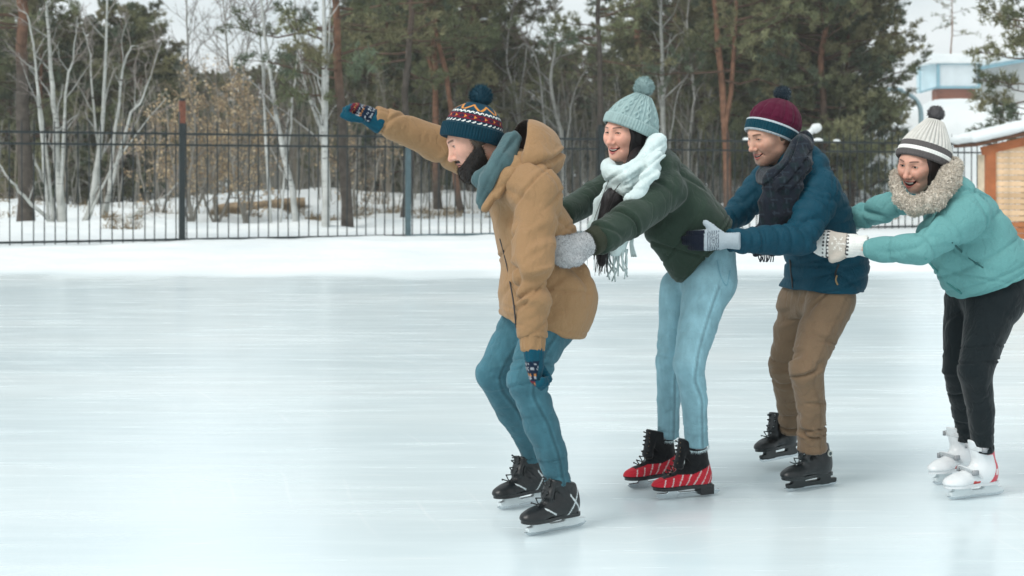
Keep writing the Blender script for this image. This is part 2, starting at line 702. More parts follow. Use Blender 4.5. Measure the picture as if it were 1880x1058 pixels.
def gz(x, y):
    return float(ground_z(A([[x]]), A([[y]]))[0, 0])


# ------------------------------------------------------------------ iron fence
FD = nrm([1, 0.46, 0])
FANG = math.atan2(FD[1], FD[0])


def fence_pt(x):
    return A([x, 31.1 + 0.46 * x, 0.0])


fence = empty('iron_fence', tuple(fence_pt(-6.52)))
fence.rotation_euler = (0, 0, FANG)
tag(fence, 'long dark iron picket fence between the rink and the trees', 'fence')
pk = MB()
s_ = 0.010
pk.box((0, 0, 1.16), (s_, s_, 1.14))
pk.add([(-s_, -s_, 2.30), (s_, -s_, 2.30), (s_, s_, 2.30), (-s_, s_, 2.30), (0, 0, 2.42)], [(0, 1, 4), (1, 2, 4), (2, 3, 4), (3, 0, 4)])
pk_me = pk.mesh('picket', M_IRON, False)
sec = 1.0 / math.cos(FANG)
POSTX = [-10.86, -6.52, -2.2, 2.0, 6.3, 10.75, 15.2, 19.6]
rng = random.Random(4)
for i in range(len(POSTX)):
    s = (POSTX[i] + 6.52) * sec
    if i == 2:
        mt = M_IRON2
    else:
        mt = M_IRON
    top = 2.62 if i == 1 else 2.45
    w = 0.055 if i != 2 else 0.05
    pb = MB().box((0, 0, top / 2 - 0.1), (w, w, top / 2 + 0.1))
    p = pb.build('post', mt, fence, False)
    p.location = (s, 0.0, 0)
    if i in (1, 2):
        p['label'] = 'dark green post with a rusty orange top' if i == 1 else 'pale blue grey post'
    MB().box((0, 0, top + 0.225 if i == 1 else top + 0.02), (w * 0.9, w * 0.9, 0.025)).build('cap', M_IRON if i != 2 else M_IRON2, p, False)
    if i == 1:
        MB().box((0.004, 0, top - 0.02), (w * 1.02, w * 1.02, 0.219)).build('rusty_top', M_RUST, p, False)
    if i < len(POSTX) - 1:
        s1 = (POSTX[i + 1] + 6.52) * sec
        for z, hh in ((2.17, 0.022), (1.95, 0.020), (0.085, 0.022)):
            m = M_IRON2 if (z < 1 and i in (2, 3)) else M_IRON
            rl = MB().box(((s1 - s) / 2, 0, 0), ((s1 - s) / 2 - 0.056, 0.02, hh)).build('rail', m, fence, False)
            rl.location = (s, 0.0, z)
        npk = 23
        for j in range(npk):
            o = link('picket', pk_me, fence)
            o.location = (s + (j + 0.5 + 0.12 * (rng.random() - .5)) * (s1 - s) / npk, 0.032, 0.005 + 0.02 * rng.random())
            o.rotation_euler = (0.01 * (rng.random() - .5), 0.014 * (rng.random() - .5), 0)

# ------------------------------------------------------------------ trees
NEEDLE_C = [s2l(96, 103, 74), s2l(108, 113, 82), s2l(121, 122, 90), s2l(88, 100, 80), s2l(130, 127, 94)]


def rand_dirs(rs, n):
    v = rs.normal(size=(n, 3))
    return v / np.linalg.norm(v, axis=1, keepdims=True)


def blades(rs, P0, D, Ln, W, C):
    """one thin triangle per row"""
    side = np.cross(D, rand_dirs(rs, len(D)))
    side /= np.linalg.norm(side, axis=1, keepdims=True) + 1e-9
    V = np.stack([P0 - side * W[:, None], P0 + side * W[:, None], P0 + D * Ln[:, None]], 1).reshape(-1, 3)
    F = np.arange(len(P0) * 3).reshape(-1, 3)
    return V, F, np.repeat(C, 3, 0)


def tufts(mb, rs, pts, dirs, cols, n=13, L=(0.10, 0.19), w=0.0155, spread=0.9):
    pts, dirs, cols = A(pts), A(dirs), A(cols)
    m = len(pts)
    P0 = np.repeat(pts, n, 0) + rs.normal(size=(m * n, 3)) * 0.03
    D = np.repeat(dirs, n, 0) * 0.7 + rand_dirs(rs, m * n) * spread
    D /= np.linalg.norm(D, axis=1, keepdims=True)
    Ln = rs.uniform(L[0], L[1], m * n)
    C = np.repeat(cols, n, 0) * rs.uniform(0.8, 1.2, (m * n, 1))
    V, F, CC = blades(rs, P0, D, Ln, np.full(m * n, w), C)
    mb.add(V, F, CC)


def pine(seed, H=12, base=0.3, R=2.8, nb=46, r0=0.17, lean=0.0, orange=(2.0, 5.0), fork=None, dense=1.0, tn=13, dead=8, sub=8):
    rs = np.random.RandomState(seed)
    wood, crown = MB(), MB()
    dark, org = s2l(82, 76, 70), s2l(124, 92, 74)
    hs = np.linspace(-0.15, H, 18)
    wob = np.cumsum(rs.normal(size=(18, 2)) * 0.05, 0)
    wob -= wob[0]
    tp = np.stack([wob[:, 0] + lean * hs, wob[:, 1], hs], 1)
    tr = r0 * (1 - 0.86 * (hs / H).clip(0, 1)) * (1 + 0.25 * np.exp(-hs.clip(0) * 3))
    f = sstep(orange[0], orange[1], hs)[:, None]
    V, F = tube(tp, tr, 9)
    V = V + rs.normal(size=V.shape) * 0.006
    wood.add(V, F, np.repeat(dark * (1 - f) + org * f, 9, 0))
    stems = [(tp, H)]
    if fork:
        z0, dx, dy = fork
        k = np.interp(z0, hs, np.arange(18))
        p0 = A([np.interp(z0, hs, tp[:, i]) for i in range(3)])
        t = np.linspace(0, 1, 10)
        fp = p0 + np.stack([dx * np.sqrt(t) * 1.0, dy * np.sqrt(t), t * (H - z0) * 0.9], 1)
        V, F = tube(fp, np.interp(z0, hs, tr) * 0.8 * (1 - 0.85 * t), 8)
        wood.add(V, F, org)
        stems.append((fp, H))
    tp_, td_, tc_ = [], [], []
    zb = base * H
    for b in range(nb + dead):
        st = stems[b % len(stems)][0]
        isdead = b >= nb
        u = (b + rs.rand()) / nb
        z = zb + (H - zb) * u ** 0.9 if not isdead else zb * rs.uniform(0.35, 1.0)
        z = min(z, st[-1, 2] - 0.05)
        if z < st[0, 2]:
            st = tp
        p0 = A([np.interp(z, st[:, 2], st[:, i]) for i in range(3)])
        az = rs.rand() * 2 * np.pi
        prof = (math.sin(math.pi * min(1, 0.18 + 0.82 * u) ** 0.8) * 0.75 + 0.3) if not isdead else 0.35
        L = R * prof * rs.uniform(0.65, 1.1)
        up = rs.uniform(-0.1, 0.35) + 0.4 * u
        d = nrm([math.cos(az), math.sin(az), up])
        t = np.linspace(0, 1, 6)
        bp = p0 + d * L * t[:, None] + A([0, 0, 1]) * (0.12 * L * t ** 2 - 0.14 * L * t)[:, None] + rs.normal(size=(6, 3)) * 0.035 * L * t[:, None]
        br = 0.028 * (L / 2.5) * (1 - 0.8 * t) + 0.004
        wood.tube(bp, br, 4, (dark * 0.5 + org * 0.5) * rs.uniform(.6, 1) if not isdead else dark * 0.9, cap=False)
        ccol = NEEDLE_C[rs.randint(len(NEEDLE_C))] * rs.uniform(0.75, 1.25)
        ns = sub if not isdead else 3
        for s in range(ns):
            tt = 0.30 + 0.7 * (s + rs.rand()) / ns
            q0 = A([np.interp(tt, t, bp[:, i]) for i in range(3)])
            sd = nrm(d * 0.7 + rand_dirs(rs, 1)[0] * 0.8 + A([0, 0, 0.25]))
            sl = L * rs.uniform(0.16, 0.34) * (1.25 - 0.5 * tt)
            t3 = A([0, 0.5, 1.0])
            sp = q0 + sd * sl * t3[:, None] + A([0, 0, 0.1]) * sl * (t3 ** 2)[:, None]
            wood.tube(sp, [0.012, 0.008, 0.004], 3, dark * 0.9, cap=False)
            if isdead:
                continue
            nt = max(2, int(round(sl * 9 * dense)))
            for e in range(nt):
                w = 0.25 + 0.75 * (e + rs.rand()) / nt
                tp_.append(q0 + sd * sl * w + rs.normal(size=3) * 0.05)
                td_.append(nrm(sd * 0.6 + A([0, 0, 0.35]) + rs.normal(size=3) * 0.3))
                tc_.append(ccol)
    tufts(crown, rs, tp_, td_, tc_, tn)
    return wood.mesh('trunk', M_WOODC), crown.mesh('crown', M_NEEDLE, False)


def birch_tree(seed, stems, nbr=16, Lb=1.5, ntw=7, twig_c=(112, 100, 92), leaf=None, rs0=None, bark_c=(1, 1, 1), from_t=0.2, up=0.9, fine=4):
    """stems: list of (path points, r0); returns trunk mesh and twig crown mesh, coordinates as given"""
    rs = np.random.RandomState(seed)
    wood, crown = MB(), MB()
    tc = s2l(*twig_c)
    for pts, r0 in stems:
        sp = smooth_path(pts, 16)
        sp[1:-1] += rs.normal(size=(14, 3)) * 0.014
        t = np.linspace(0, 1, 16)
        V, F = tube(sp, r0 * (1 - 0.82 * t), 8)
        wood.add(V, F, A(bark_c))
        tot = np.linalg.norm(np.diff(sp, axis=0), axis=1).sum()
        n = max(3, int(nbr * tot / 6))
        for b in range(n):
            u = from_t + (1 - from_t) * (b + rs.rand()) / n
            p0 = A([np.interp(u, t, sp[:, i]) for i in range(3)])
            ax = nrm(sp[min(15, int(u * 15) + 1)] - sp[max(0, int(u * 15) - 1)])
            d = nrm(ax * up + rand_dirs(rs, 1)[0] * 0.95 + A([0, 0, 0.2]))
            L = Lb * rs.uniform(0.5, 1.1) * (1.15 - 0.6 * u) * min(1.0, tot / 4)
            t5 = np.linspace(0, 1, 5)
            bp = p0 + d * L * t5[:, None] + rs.normal(size=(5, 3)) * 0.05 * L * t5[:, None] + A([0, 0, 0.12]) * L * (t5 ** 2)[:, None]
            rb = r0 * (1 - 0.82 * u) * 0.38 + 0.004
            big = rb > 0.013
            (wood if big else crown).tube(bp, rb * (1 - 0.75 * t5), 5 if big else 4, A(bark_c) * (0.85 if big else 1) if big else tc * 1.15, cap=False)
            for s in range(ntw):
                tt = 0.15 + 0.85 * (s + rs.rand()) / ntw
                q0 = A([np.interp(tt, t5, bp[:, i]) for i in range(3)])
                sd = nrm(d + rand_dirs(rs, 1)[0] * 0.9)
                sl = L * rs.uniform(0.2, 0.5) * (1.2 - 0.6 * tt)
                t3 = A([0, 0.5, 1.0])
                tw = q0 + sd * sl * t3[:, None] + rs.normal(size=(3, 3)) * 0.04 * sl
                crown.tube(tw, [0.0065, 0.0045, 0.003], 3, tc * rs.uniform(0.7, 1.2), cap=False)
                for q in range(fine):
                    w = rs.rand()
                    f0 = q0 + sd * sl * w
                    fd = nrm(sd + rand_dirs(rs, 1)[0])
                    fl = sl * rs.uniform(.25, .6)
                    V, F, C = blades(rs, f0[None], fd[None], A([fl]), A([0.0045]), tc[None] * rs.uniform(.7, 1.2))
                    crown.add(V, F, C)
                if leaf:
                    k = rs.poisson(leaf[1])
                    if k:
                        lp = q0 + sd * sl * rs.rand(k, 1) + rs.normal(size=(k, 3)) * 0.06
                        ld = rand_dirs(rs, k) + A([0, 0, -0.5])
                        lcs = A([s2l(*leaf[0][rs.randint(len(leaf[0]))]) for _ in range(k)]) * rs.uniform(.8, 1.2, (k, 1))
                        sd2 = np.cross(ld, rand_dirs(rs, k))
                        sd2 /= np.linalg.norm(sd2, axis=1, keepdims=True) + 1e-9
                        ld /= np.linalg.norm(ld, axis=1, keepdims=True)
                        l = rs.uniform(.05, .10, (k, 1))
                        Vv = np.stack([lp, lp + ld * l * .5 + sd2 * l * .32, lp + ld * l, lp + ld * l * .5 - sd2 * l * .32], 1).reshape(-1, 3)
                        crown.add(Vv, np.arange(4 * k).reshape(-1, 4), np.repeat(lcs, 4, 0))
    return wood, crown


def put_tree(name, label, cat, meshes, x, y, rz=0, sc=1.0, group=None, zoff=-0.05):
    r = empty(name, (x, y, gz(x, y) + zoff))
    r.rotation_euler = (0, 0, rz)
    r.scale = (sc, sc, sc)
    tag(r, label, cat, group)
    for nm, me in meshes:
        link(nm, me, r)
    return r


def tx(px, Y):
    return (px - 940) / FPX * Y


def pine_at(px, Y, kind, label, rz=None, sc=1.0, group=None):
    w, c = kind
    return put_tree('pine_tree', label, 'pine tree', (('trunk', w), ('crown', c)), tx(px, Y), Y,
                    (px * 1.7) % 6.28 if rz is None else rz, sc, group)


# bespoke pines that stand out in the picture
TALL = [pine(11, 13, 0.22, 3.0, 50, 0.17, 0.0, (1.5, 5)), pine(12, 12, 0.30, 2.7, 44, 0.12, 0.01, (4.0, 9)), pine(13, 14, 0.26, 3.2, 54, 0.19, -0.01, (2.5, 5.5))]
BUSH = [pine(21, 9, 0.06, 2.7, 96, 0.13, 0, (2, 5), dense=1.35, tn=15, dead=4, sub=11), pine(22, 10, 0.08, 3.0, 100, 0.14, 0, (2, 5), dense=1.35, tn=15, dead=4, sub=11), pine(23, 8, 0.05, 2.5, 86, 0.12, 0, (2, 5), dense=1.3, tn=15, dead=4, sub=11)]
PT = 'trees behind the fence'
pine_at(48, 33, pine(31, 12, 0.36, 3.0, 40, 0.19, 0.0, (3.6, 4.6), dead=14), 'thick dark pine trunk left of the white birch clump behind the fence', 0.4, 1.0, PT)
pine_at(638, 34, pine(32, 12, 0.26, 2.6, 46, 0.14, 0.0, (2.6, 4.5), dead=10), 'straight pine just right of the thick white birch, dark at its foot', 2.0, 1.0, PT)
pine_at(742, 38, TALL[1], 'slim pine rising above the pale blue grey fence post', 1.1, 1.0, PT)
pine_at(806, 42, pine(33, 12, 0.30, 2.9, 50, 0.12, 0.0, (0.4, 2.0), fork=(3.6, -0.5, 0.1), dead=10), 'orange barked pine that forks in two above the bearded man', 0.0, 1.0, PT)
pine_at(850, 40, pine(34, 10, 0.42, 2.4, 36, 0.10, -0.10, (0.3, 0.9), dead=6), 'leaning orange pine trunk behind the outstretched arm and face of the bearded man', 0.0, 1.0, PT)
pine_at(1108, 39, pine(35, 10.5, 0.40, 1.9, 46, 0.11, 0.0, (6, 10), dead=22), 'narrow dark pine directly behind the mint bobble hat, left of the pale hat', 0.8, 1.0, PT)
pine_at(1338, 40, pine(36, 12, 0.30, 3.0, 52, 0.12, 0.0, (0.2, 1.0), fork=(2.4, 0.5, -0.1), dead=8), 'red orange pine trunk that forks, left of the burgundy hat', 0.0, 1.0, PT)
for px, Y, k, sc, lab in (
        (1425, 43, 0, 0.95, 'bushy pine crown above the burgundy hat'),
        (1500, 41, 1, 0.98, 'broad bushy pine behind the teal jacketed man'),
        (1562, 42, 2, 0.92, 'bushy pine nearest the street lamp, at the right end of the green mass'),
        (1250, 49, 1, 0.9, 'bushy pine deeper in the wood between the mint hat and the burgundy hat'),
        (866, 45, 0, 1.0, 'bushy pine filling the space above the fair isle bobble hat'),
        (700, 47, 2, 1.05, 'low bushy pine behind the raised fist'),
        (20, 46, 1, 0.72, 'dark bushy pine at the far left edge of the wood'),
        (85, 44, 2, 0.85, 'low bushy pine seen through the left stems of the white birch clump'),
        (215, 45, 0, 0.72, 'low bushy pine seen through the right stems of the white birch clump'),
        (150, 50, 0, 0.75, 'bushy pine behind the twin birch stems'),
        (262, 52, 2, 0.9, 'rounded bushy pine between the birch clump and the rusty topped post')):
    pine_at(px, Y, BUSH[k], lab, None, sc, PT)
pine_at(1880, 34.5, pine(37, 9, 0.24, 1.5, 52, 0.15, 0, (1, 4), dense=1.2, tn=15, dead=2, sub=9), 'dark pine boughs over the snowy cabin roof at the right edge', 0.3, 1.0, PT)
pine_at(1740, 128, pine(38, 13.5, 0.58, 2.6, 20, 0.13, 0, (1, 4), dense=0.6, dead=2, sub=6), 'small far pine alone against the sky above the blue trimmed house', 0.3, 1.0, PT)
pine_at(1180, 54, TALL[2], 'tall pine far back right of the mint bobble', None, 1.0, PT)
rg = random.Random(8)
far_l = 'far pine deep in the wood behind the fence'
for px, Y, k, sc in ((-40, 62, 1, .75), (70, 66, 2, .9), (330, 72, 0, .72), (385, 68, 1, .58), (440, 74, 2, .78), (500, 66, 0, .62), (560, 70, 1, .70),
                     (610, 62, 2, .80), (670, 66, 1, .9), (760, 60, 0, .95), (830, 64, 1, .9), (920, 68, 2, .85), (1010, 64, 0, .75), (1060, 70, 1, .72),
                     (1120, 62, 2, .72), (1200, 66, 0, .85), (1290, 62, 1, .95), (1370, 58, 2, 1.0), (1450, 60, 1, 1.0), (1500, 58, 0, .9), (200, 64, 1, .72),
                     (0, 55, 0, .72), (120, 58, 1, .74), (180, 70, 2, .95), (240, 60, 1, .70), (300, 64, 2, .78), (360, 60, 2, .62), (470, 60, 1, .55), (540, 60, 0, .66), (640, 56, 2, .9), (720, 54, 1, .85),
                     (790, 56, 2, 1.0), (860, 56, 0, .95), (930, 58, 1, .68), (990, 56, 2, .70), (1040, 58, 0, .66), (1150, 57, 2, .88), (1235, 58, 0, .98), (1310, 54, 2, 1.0), (1400, 53, 0, 1.0), (1500, 52, 1, 1.0)):
    pine_at(px, Y, BUSH[k], far_l, None, sc, 'far pines deep in the wood')


def birch_at(px, Y, label, stems_px, seed, name='birch_tree', cat='birch tree', **kw):
    x = tx(px, Y)
    z0 = gz(x, Y) - 0.05
    o = A([x, Y, z0])
    st = []
    for pts, r in stems_px:
        q = [P(a, b, Y + dy) for a, b, dy in pts]
        q[0][2] = min(q[0][2], z0)
        st.append((A(q) - o, r))
    wood, crown = birch_tree(seed, st, **kw)
    mk = [('trunk', wood.mesh('trunk', kw.get('mat', M_BIRCH)))]
    if crown.v:
        mk.append(('crown', crown.mesh('crown', M_TWIG, False)))
    r = empty(name, (x, Y, z0))
    tag(r, label, cat, PT)
    for nm, me in mk:
        link(nm, me, r)
    return r


birch_at(120, 33, 'white many stemmed birch clump behind the left stretch of fence',
         [([(118, 432, 0), (106, 300, 0.05), (100, 200, 0), (90, 90, -.1), (84, -60, -.1)], 0.105),
          ([(146, 432, .2), (172, 350, .2), (186, 250, .25), (194, 120, .2), (200, -60, .3)], 0.090),
          ([(112, 425, 0), (60, 375, -.3), (22, 335, -.5), (-8, 290, -.6)], 0.055),
          ([(112, 415, 0.1), (88, 350, .3), (62, 290, .5), (36, 245, .7)], 0.05),
          ([(98, 205, 0), (70, 160, .2), (42, 110, .4), (26, 70, .5)], 0.042),
          ([(108, 230, 0), (122, 170, -.2), (134, 110, -.3), (142, 30, -.4)], 0.04),
          ([(184, 270, .2), (235, 225, 0), (262, 180, -.2), (296, 80, -.4)], 0.045),
          ([(190, 165, .2), (165, 110, .5), (150, 50, .6)], 0.035),
          ([(192, 160, .2), (230, 115, .4), (262, 85, .5)], 0.045),
          ([(150, 420, 0), (196, 330, -.3), (240, 260, -.4), (305, 180, -.6)], 0.034),
          ([(140, 425, 0), (230, 400, -.6), (290, 370, -.8), (335, 330, -1)], 0.04),
          ([(90, 120, 0), (60, 70, -.3), (30, 10, -.4)], 0.04)],
         41, nbr=10, Lb=1.3, ntw=8, bark_c=(.95, .95, .93), twig_c=(146, 138, 132))
birch_at(598, 33.5, 'thickest straight white birch, between the raised fist and the leafy tan trees',
         [([(598, 436, 0), (597, 300, 0), (596, 150, 0), (595, 0, 0), (594, -160, 0)], 0.105), ([(596, 60, 0), (606, 20, .3), (614, -40, .4)], 0.035)], 42, nbr=13, Lb=1.2, ntw=5, from_t=0.35)
birch_at(542, 34.5, 'slender white birch bending left as it rises, left of the thickest birch',
         [([(546, 432, 0), (536, 350, 0), (515, 250, 0), (497, 140, 0), (482, 20, 0), (470, -120, 0)], 0.085), ([(497, 140, 0), (478, 70, .3), (455, 10, .4)], 0.04), ([(514, 240, 0), (540, 160, .2), (548, 80, .4)], 0.03)], 43, nbr=15, Lb=1.4, ntw=6)
birch_at(588, 38, 'thin pale birch leaning left behind the thickest birch',
         [([(600, 420, 0), (588, 240, 0), (560, 160, 0), (546, 60, 0), (538, -80, 0)], 0.06)], 44, nbr=16, Lb=1.5, ntw=6)
birch_at(1000, 42, 'crooked grey birch above the tan hood',
         [([(1040, 420, 0), (1030, 250, 0), (1012, 160, 0), (1020, 60, 0), (1008, -80, 0)], 0.085), ([(1030, 240, 0), (1050, 190, .2), (1080, 120, .4)], 0.04), ([(1012, 160, 0), (985, 110, .3), (930, 90, .5)], 0.04)], 45, nbr=14, Lb=1.5, ntw=7, bark_c=(.72, .70, .68))
birch_at(940, 44, 'grey birch leaning left behind the fair isle bobble',
         [([(975, 420, 0), (958, 260, 0), (944, 170, 0), (930, 100, 0), (950, -30, 0)], 0.075), ([(935, 120, 0), (970, 70, .3), (1010, 20, .3)], 0.03)], 46, nbr=14, Lb=1.5, ntw=7, bark_c=(.7, .68, .66))
birch_at(1216, 41, 'pale straight birch just right of the mint bobble hat',
         [([(1222, 420, 0), (1218, 250, 0), (1216, 120, 0), (1214, 0, 0), (1212, -120, 0)], 0.10), ([(1218, 240, 0), (1240, 190, .2), (1268, 130, .3)], 0.035)], 47, nbr=16, Lb=1.5, ntw=7, bark_c=(.85, .84, .82))
birch_at(1268, 44, 'crooked pale birch between the mint hat and the forked red pine',
         [([(1262, 420, 0), (1268, 250, 0), (1275, 170, 0), (1262, 60, 0), (1270, -60, 0)], 0.07), ([(1270, 220, 0), (1300, 180, .2), (1325, 150, .3)], 0.04)], 48, nbr=14, Lb=1.5, ntw=7, bark_c=(.75, .73, .71))
birch_at(345, 46, 'tall bare grey sapling against the sky above the rusty topped post',
         [([(352, 420, 0), (350, 200, 0), (344, 60, 0), (340, -60, 0)], 0.06)], 49, nbr=20, Lb=2.0, ntw=7, bark_c=(.6, .58, .56))
birch_at(425, 44, 'bare grey sapling against the sky between the rusty topped post and the bending birch',
         [([(432, 420, 0), (430, 200, 0), (415, 80, 0), (408, -40, 0)], 0.06), ([(430, 200, 0), (452, 100, .3), (470, 10, .4)], .04)], 50, nbr=22, Lb=2.0, ntw=7, bark_c=(.6, .57, .54))

TAN = ((200, 178, 142), (188, 164, 130), (212, 192, 160), (168, 144, 114))
for px, Y, sd, lab, h in ((352, 36.5, 61, 'tree with tan dead leaves just right of the rusty topped post', 150),
                          (398, 38.0, 62, 'tree with tan dead leaves in the middle of the leafy tan group', 130),
                          (452, 37.0, 63, 'forked tree with tan dead leaves at the right of the leafy tan group', 175),
                          (290, 40.0, 64, 'tree with sparse tan leaves behind the fence left of the rusty topped post', 230),
                          (655, 39.0, 65, 'small tree with sparse tan leaves under the raised fist', 270)):
    d = 18 + (sd % 3) * 6
    birch_at(px, Y, lab, [([(px, 428, 0), (px - 4, 330, 0), (px + 6, 250, .1), (px - 4, h, .1)], 0.055),
                          ([(px, 415, 0), (px + d, 340, .3), (px + d * 1.6, 270, .5), (px + d * 2, h + 30, .6)], 0.045),
                          ([(px, 420, 0), (px - d, 350, -.3), (px - d * 1.6, 280, -.4), (px - d * 2, h + 40, -.5)], 0.04)],
             sd, 'leafy_tree', 'tree', nbr=26, Lb=1.5, ntw=7, leaf=(TAN, 4.6 if sd < 64 else 2.2), bark_c=(.58, .53, .48), twig_c=(146, 132, 116), up=0.6)

# young grey trees and brush that read as one mass behind the fence
rs = np.random.RandomState(77)
br = MB()
for i in range(1500):
    px = rs.uniform(-60, 1600)
    Y = rs.uniform(41, 60)
    x = tx(px, Y)
    z = gz(x, Y)
    h = rs.uniform(0.8, 4.6)
    lean = rs.normal(size=2) * 0.12
    t4 = np.linspace(0, 1, 4)
    c = s2l(*((134, 132, 124), (118, 117, 110), (148, 146, 140), (134, 126, 114))[rs.randint(4)])
    pts = A([x, Y, z - .05]) + np.stack([lean[0] * h * t4, lean[1] * h * t4, h * t4], 1) + rs.normal(size=(4, 3)) * 0.04
    br.tube(pts, 0.018 * (1 - .8 * t4) + 0.003, 3, c, cap=False)
    n = 22
    w = rs.uniform(.2, 1, n)
    p0 = A([[np.interp(a, t4, pts[:, k]) for k in range(3)] for a in w])
    D = rand_dirs(rs, n) * 0.8 + A([0, 0, 0.7])
    D /= np.linalg.norm(D, axis=1, keepdims=True)
    V, F, C = blades(rs, p0, D, rs.uniform(.25, .7, n), np.full(n, .008), np.repeat(c[None], n, 0) * rs.uniform(.8, 1.3, (n, 1)))
    br.add(V, F, C)
tag(br.build('undergrowth', M_TWIG, smooth=False), 'grey brown bare brush and saplings under the pines', kind='stuff')

# dry grass tufts poking out of the snow behind the fence
gr = MB()
for px0, px1, Y0, Y1, n in ((385, 560, 38.5, 40.5, 2600), (640, 900, 38, 43, 2600), (190, 260, 31.5, 33, 500), (560, 640, 36, 38, 700), (900, 1340, 41, 47, 2500), (-20, 380, 39, 44, 2200), (1380, 1560, 39, 42, 1200), (1600, 1700, 37.5, 40, 900)):
    px = rs.uniform(px0, px1, n)
    Y = rs.uniform(Y0, Y1, n)
    cl = vnoise(np.stack([px * 0.03, Y * 1.2, px * 0], 1), 3)
    m = cl > 0.5
    px, Y = px[m], Y[m]
    x = (px - 940) / FPX * Y
    z = ground_z(x[:, None], Y[:, None])[:, 0]
    D = rand_dirs(rs, len(x)) * .7 + A([0, 0, .7])
    D /= np.linalg.norm(D, axis=1, keepdims=True)
    V, F, C = blades(rs, np.stack([x, Y, z - .02], 1), D, rs.uniform(.12, .34, len(x)), np.full(len(x), .012), s2l(140, 124, 98)[None] * rs.uniform(.6, 1.2, (len(x), 1)))
    gr.add(V, F, C)
tag(gr.build('dry_grass', M_LEAF, smooth=False), 'dry brown grass sticking out of the snow behind the fence', kind='stuff')

# fallen log along the foot of the snow heap
lg = MB()
lx0, lx1 = tx(392, 40.2), tx(560, 40.4)
tt_ = np.linspace(0, 1, 9)
zz = [gz(lx0 + (lx1 - lx0) * t, 40.3) + 0.17 for t in tt_]
lg.tube(np.stack([lx0 + (lx1 - lx0) * tt_, 40.2 + .2 * tt_, zz], 1), 0.13 + .02 * np.sin(tt_ * 9), 8, s2l(150, 132, 108))
tag(lg.build('log', M_WOODC), 'pale brown log lying below the snow heap behind the fence', 'log')

# ------------------------------------------------------------------ wooden cabin at the right
M_PLANK = simple('plank_tan', None, 0.75, 0, 0.3, 0.18, 5, (30, 0.3, 0.01))
cab = empty('cabin', (9.58, 28.8, 0.0))
tag(cab, 'tan wooden cabin with orange corner post and snow on its roof', 'cabin')
cr = random.Random(3)
CW = 3.6
pl_h = 0.118
for r_ in range(16):
    z = 0.06 + pl_h * (r_ + 0.5)
    if r_ < 3:
        c = s2l(168, 108, 68)
    else:
        k_ = cr.randint(-10, 8)
        c = s2l(212 + k_, 180 + k_, 144 + k_)
    ln = CW
    m = MB().box((ln / 2 + 0.2, 0, 0), (ln / 2, 0.02, pl_h / 2 - 0.004), c * cr.uniform(.88, 1.06))
    # rounded front edge of the board
    m.box((ln / 2 + 0.2, -0.024, 0), (ln / 2, 0.006, pl_h / 2 - 0.016), c * cr.uniform(.9, 1.05))
    o = m.build('plank', M_PLANK, cab, False)
    o.location = (0, 0.004 * cr.random(), z)
ORG = s2l(168, 100, 62)
MB().box((0.10, -0.012, 0.955), (0.095, 0.06, 0.955), ORG).build('corner_post', M_PLANK, cab, False)
MB().box((0.02, 0.25, 0.90), (0.02, 0.2, 0.88), s2l(214, 196, 170)).build('side_wall', M_PLANK, cab, False)
sl = math.radians(13)
Ms = A([[math.cos(sl), 0, -math.sin(sl)], [0, 1, 0], [math.sin(sl), 0, math.cos(sl)]])
MB().box(Ms @ A([1.9, 0, 0]) + A([0.0, -0.03, 1.86]), (1.98, 0.05, 0.085), ORG, Ms).build('roof_beam', M_PLANK, cab, False)
gm = MB()
gm.add([(0.2, 0.01, 1.9), (CW, 0.01, 1.9), (CW, 0.01, 1.9 + (CW - .2) * math.tan(sl)), (0.2, 0.012, 1.93)], [(0, 1, 2, 3)], s2l(205, 160, 112))
gm.build('gable', M_PLANK, cab, False)
MB().box(Ms @ A([1.9, 0, 0.15]) + A([0.14, 0.55, 1.90]), (2.25, 0.75, 0.035), s2l(92, 62, 44), Ms).build('roof', M_PLANK, cab, False)


def snow_slab(fn_c, half, M, thick, seed, parent, name='roof_snow', mat=None):
    def f(p):
        q = (p - A(fn_c)) @ np.asarray(M)
        n = fbm(q * 2.5, seed, 2) - 0.5
        return box(q, (0, 0, 0), (half[0], half[1], thick), min(thick, .09)) - 0.05 * n
    r = np.linalg.norm([half[0], half[1], thick]) + .1
    ext = np.abs(np.asarray(M)) @ A([half[0] + .1, half[1] + .1, thick + .1])
    V, Q = sdf_mesh(f, A(fn_c) - ext, A(fn_c) + ext, 0.05)
    return MB().add(V, Q).build(name, mat or M_SNOW, parent)


snow_slab(Ms @ A([1.9, 0, 0.28]) + A([0.12, 0.55, 1.90]), (2.3, 0.8), Ms, 0.095, 3, cab)

# ------------------------------------------------------------------ far house with blue trim, shed, street lamp
M_PAINT = simple('painted_wall', None, 0.7, 0, 0.3, 0.08, 1.2)
HY = 112.0
PM = FPX / HY


def hp(px, py, Y=HY):
    return P(px, py, Y)


